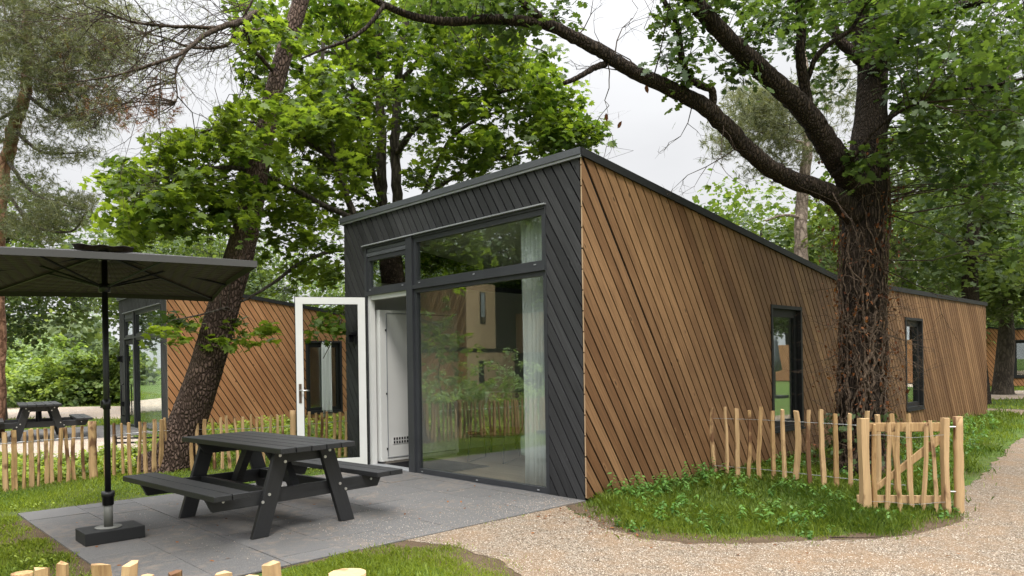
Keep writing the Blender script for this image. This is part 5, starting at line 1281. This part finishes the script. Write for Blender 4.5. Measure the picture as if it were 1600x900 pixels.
an = rng.uniform(0, 6.283, N); lean = rng.uniform(.1, .75, N); dirv = np.stack([np.cos(an), np.sin(an), np.zeros(N)], 1); sd_ = np.stack([-np.sin(an + rng.normal(0, .6, N)), np.cos(an), np.zeros(N)], 1)
tip = P + dirv * (hgt * lean)[:, None] + np.array([0, 0, 1.]) * (hgt * (1 - .3 * lean))[:, None]; midp = P + dirv * (hgt * lean * .3)[:, None] + np.array([0, 0, .58]) * hgt[:, None]
V = np.stack([P - sd_ * wd[:, None] * .5, P + sd_ * wd[:, None] * .5, midp + sd_ * wd[:, None] * .42, tip, midp - sd_ * wd[:, None] * .42], 1)
o = polys('grass', V, np.clip(.5 - .25 * il + .30 * fbm(P, 1.7) + rng.normal(0, .18, N), 0, 1), 'grass'); tag(o, 'grass and low blades of the lawn', None, None, 'stuff')
# weeds
def weeds(name, poly, count, hmin, hmax, lsize, label, mat='weed', avoid=None, kind='nettle'):
    xs = [p[0] for p in poly]; ys = [p[1] for p in poly]; Q = np.stack([rng.uniform(min(xs), max(xs), count * 4), rng.uniform(min(ys), max(ys), count * 4)], 1)
    Q = Q[in_poly(Q, poly)]; Q = Q[fbm(Q, 2.9) + rng.normal(0, .25, len(Q)) > -.1][:count]; pos, nr, sz, dr, ti, A, B = [], [], [], [], [], [], []
    for q in Q:
        h = rng.uniform(hmin, hmax); le = rng.normal(0, .14, 2) * h; k = int(4 + h * 22); bt = rng.uniform(.2, .9)
        A.append([q[0], q[1], 0]); B.append([q[0] + le[0], q[1] + le[1], h])
        for i in range(k):
            f = (i + 1) / k; a0 = rng.uniform(0, 3.14)
            for s_ in (0, 3.14):
                a_ = a0 + s_ + rng.normal(0, .3); l = lsize * (1.15 - .5 * f) * rng.uniform(.7, 1.2); d = np.array([math.cos(a_), math.sin(a_), 0])
                pos.append([q[0] + le[0] * f + d[0] * l * .55, q[1] + le[1] * f + d[1] * l * .55, h * f]); nr.append(np.array([0, 0, 1]) + d * .35 + rng.normal(0, .18, 3)); sz.append(l); dr.append(d * 3); ti.append(min(1, max(0, bt + .25 * (f - .5) + rng.normal(0, .12))))
    o = leaves(name, np.array(pos), np.array(nr), np.array(sz), np.array(ti), kind, mat, None, np.array(dr)); tag(o, label, None, None, 'stuff')
weeds('weeds', [(.05, -.05), (.5, -.35), (1.3, -.5), (2.0, .0), (2.3, .8), (1.9, 1.6), (1.3, 2.2), (.05, 2.2)], 150, .04, .15, .065, 'nettles and broad-leaved weeds beside the brown cabin wall')
weeds('weeds', [(.03, .2), (.45, .2), (.5, 1.2), (.3, 2.2), (.03, 2.2)], 40, .10, .28, .070, 'taller weeds against the brown wall')
weeds('weeds', [(.03, 2.4), (1.9, 2.5), (2.4, 3.0), (1.9, 6), (.9, 12), (.03, 14.5)], 200, .06, .24, .075, 'dark weeds around the foot of the oak')
weeds('weeds', [(-5.9, -4.0), (-6.0, -1.5), (-5.4, .6), (-9, 1.2), (-12, .5), (-9.5, -.9), (-8, -2.9), (-9.8, -5.4), (-7.5, -6.5)], 1700, .05, .22, .075, 'leafy ground cover behind the left stake fence', 'grass', kind='clump')
weeds('weeds', [(-11.4, .3), (-5.2, .6), (-5.0, 2.4), (-10.5, 8), (-11.3, 6)], 700, .08, .35, .09, 'weeds along the wall of the second cabin', 'grass', kind='clump')
weeds('weeds', [(.8, -3.2), (.0, -4.3), (-3.9, -4.6), (-4.6, -4.0), (-3.9, -3.6), (-4.3, -6), (0, -6), (2.5, -4.6)], 330, .02, .07, .035, 'clover and small weeds in the near lawn', 'grass', kind='clump')
weeds('weeds', [(.3, -.5), (1.2, -.85), (2.0, -.45), (2.5, .2), (2.8, 1.0), (2.9, 1.8), (2.4, 2.2), (2.2, .8), (1.8, .1), (1.0, -.4)], 90, .03, .10, .045, 'small weeds along the front edge of the grass island', kind='clump')
# scattered stones
def stones(name, pts, smin, smax, label):
    N = len(pts); s_ = rng.uniform(smin, smax, N); base = np.array([(1, 0, 0), (-.5, .8, 0), (-.6, -.75, 0), (.1, 0, .75)]); F = [(0, 1, 3), (1, 2, 3), (2, 0, 3)]
    an = rng.uniform(0, 6.28, N); c_, sn = np.cos(an), np.sin(an)
    W = base[None] * (s_[:, None, None] * rng.uniform(.6, 1.3, (N, 1, 3))); X_ = W[..., 0] * c_[:, None] - W[..., 1] * sn[:, None]; Y_ = W[..., 0] * sn[:, None] + W[..., 1] * c_[:, None]
    Vv = np.stack([X_, Y_, W[..., 2]], -1) + pts[:, None, :]
    o = polys(name, np.concatenate([Vv[:, f] for f in F], 0), np.tile(rng.uniform(0, 1, N), 3), 'pebble'); tag(o, label, None, None, 'stuff')
Q = GP[in_poly(GP, PATH) & (t < 11) & (rng.uniform(size=n) < .25)].copy(); Q[:, 2] = .008
stones('gravel', Q, .003, .007, 'loose stones of the gravel path')
q1 = np.stack([-np.abs(rng.normal(0, .55, 2600)), rng.uniform(-2.6, -.1, 2600), np.full(2600, .017)], 1); q2 = np.stack([rng.uniform(-3.0, -.0, 1500), rng.uniform(-3.6, -.6, 1500), np.full(1500, .016)], 1)
q3 = np.stack([rng.normal(.55, .5, 900), rng.normal(-.55, .3, 900), np.full(900, .004)], 1); q3 = q3[q3[:, 0] > .02]
stones('gravel', np.concatenate([q1, q2, q3]), .002, .0055, 'pale stones strayed over the slabs and the soil edge')
q = np.concatenate([np.stack([rng.uniform(-3.2, -.0, 60), rng.uniform(-4.2, -.2, 60), np.full(60, .021)], 1), np.stack([rng.normal(.8, .6, 160), rng.normal(-.7, .25, 160), np.full(160, .015)], 1), np.stack([rng.uniform(1.5, 4.2, 60), rng.uniform(-2, 4, 60), np.full(60, .02)], 1)])
q = q[~((q[:, 0] < .02) & (q[:, 1] > -.02))]
o = leaves('fallen_leaves', q, np.array([0, 0, 1.]) + rng.normal(0, .25, (len(q), 3)), rng.uniform(.012, .045, len(q)), rng.uniform(0, 1, len(q)), 'oval', 'dry_leaf'); tag(o, 'dry leaves and bits fallen on the slabs and gravel', None, None, 'stuff')
# a twig lying on the gravel by the island
mb = MB(); mb.tube([(2.42, .02, .022), (2.55, .12, .026), (2.66, .26, .020), (2.72, .33, .024)], [.006, .005, .004, .002], 5); mb.tube([(2.55, .12, .026), (2.53, .20, .03)], [.003, .001], 4)
o = mb.build('fallen_twig', 'twig'); tag(o, 'dark fallen twig on the gravel at the grass edge', 'twig')
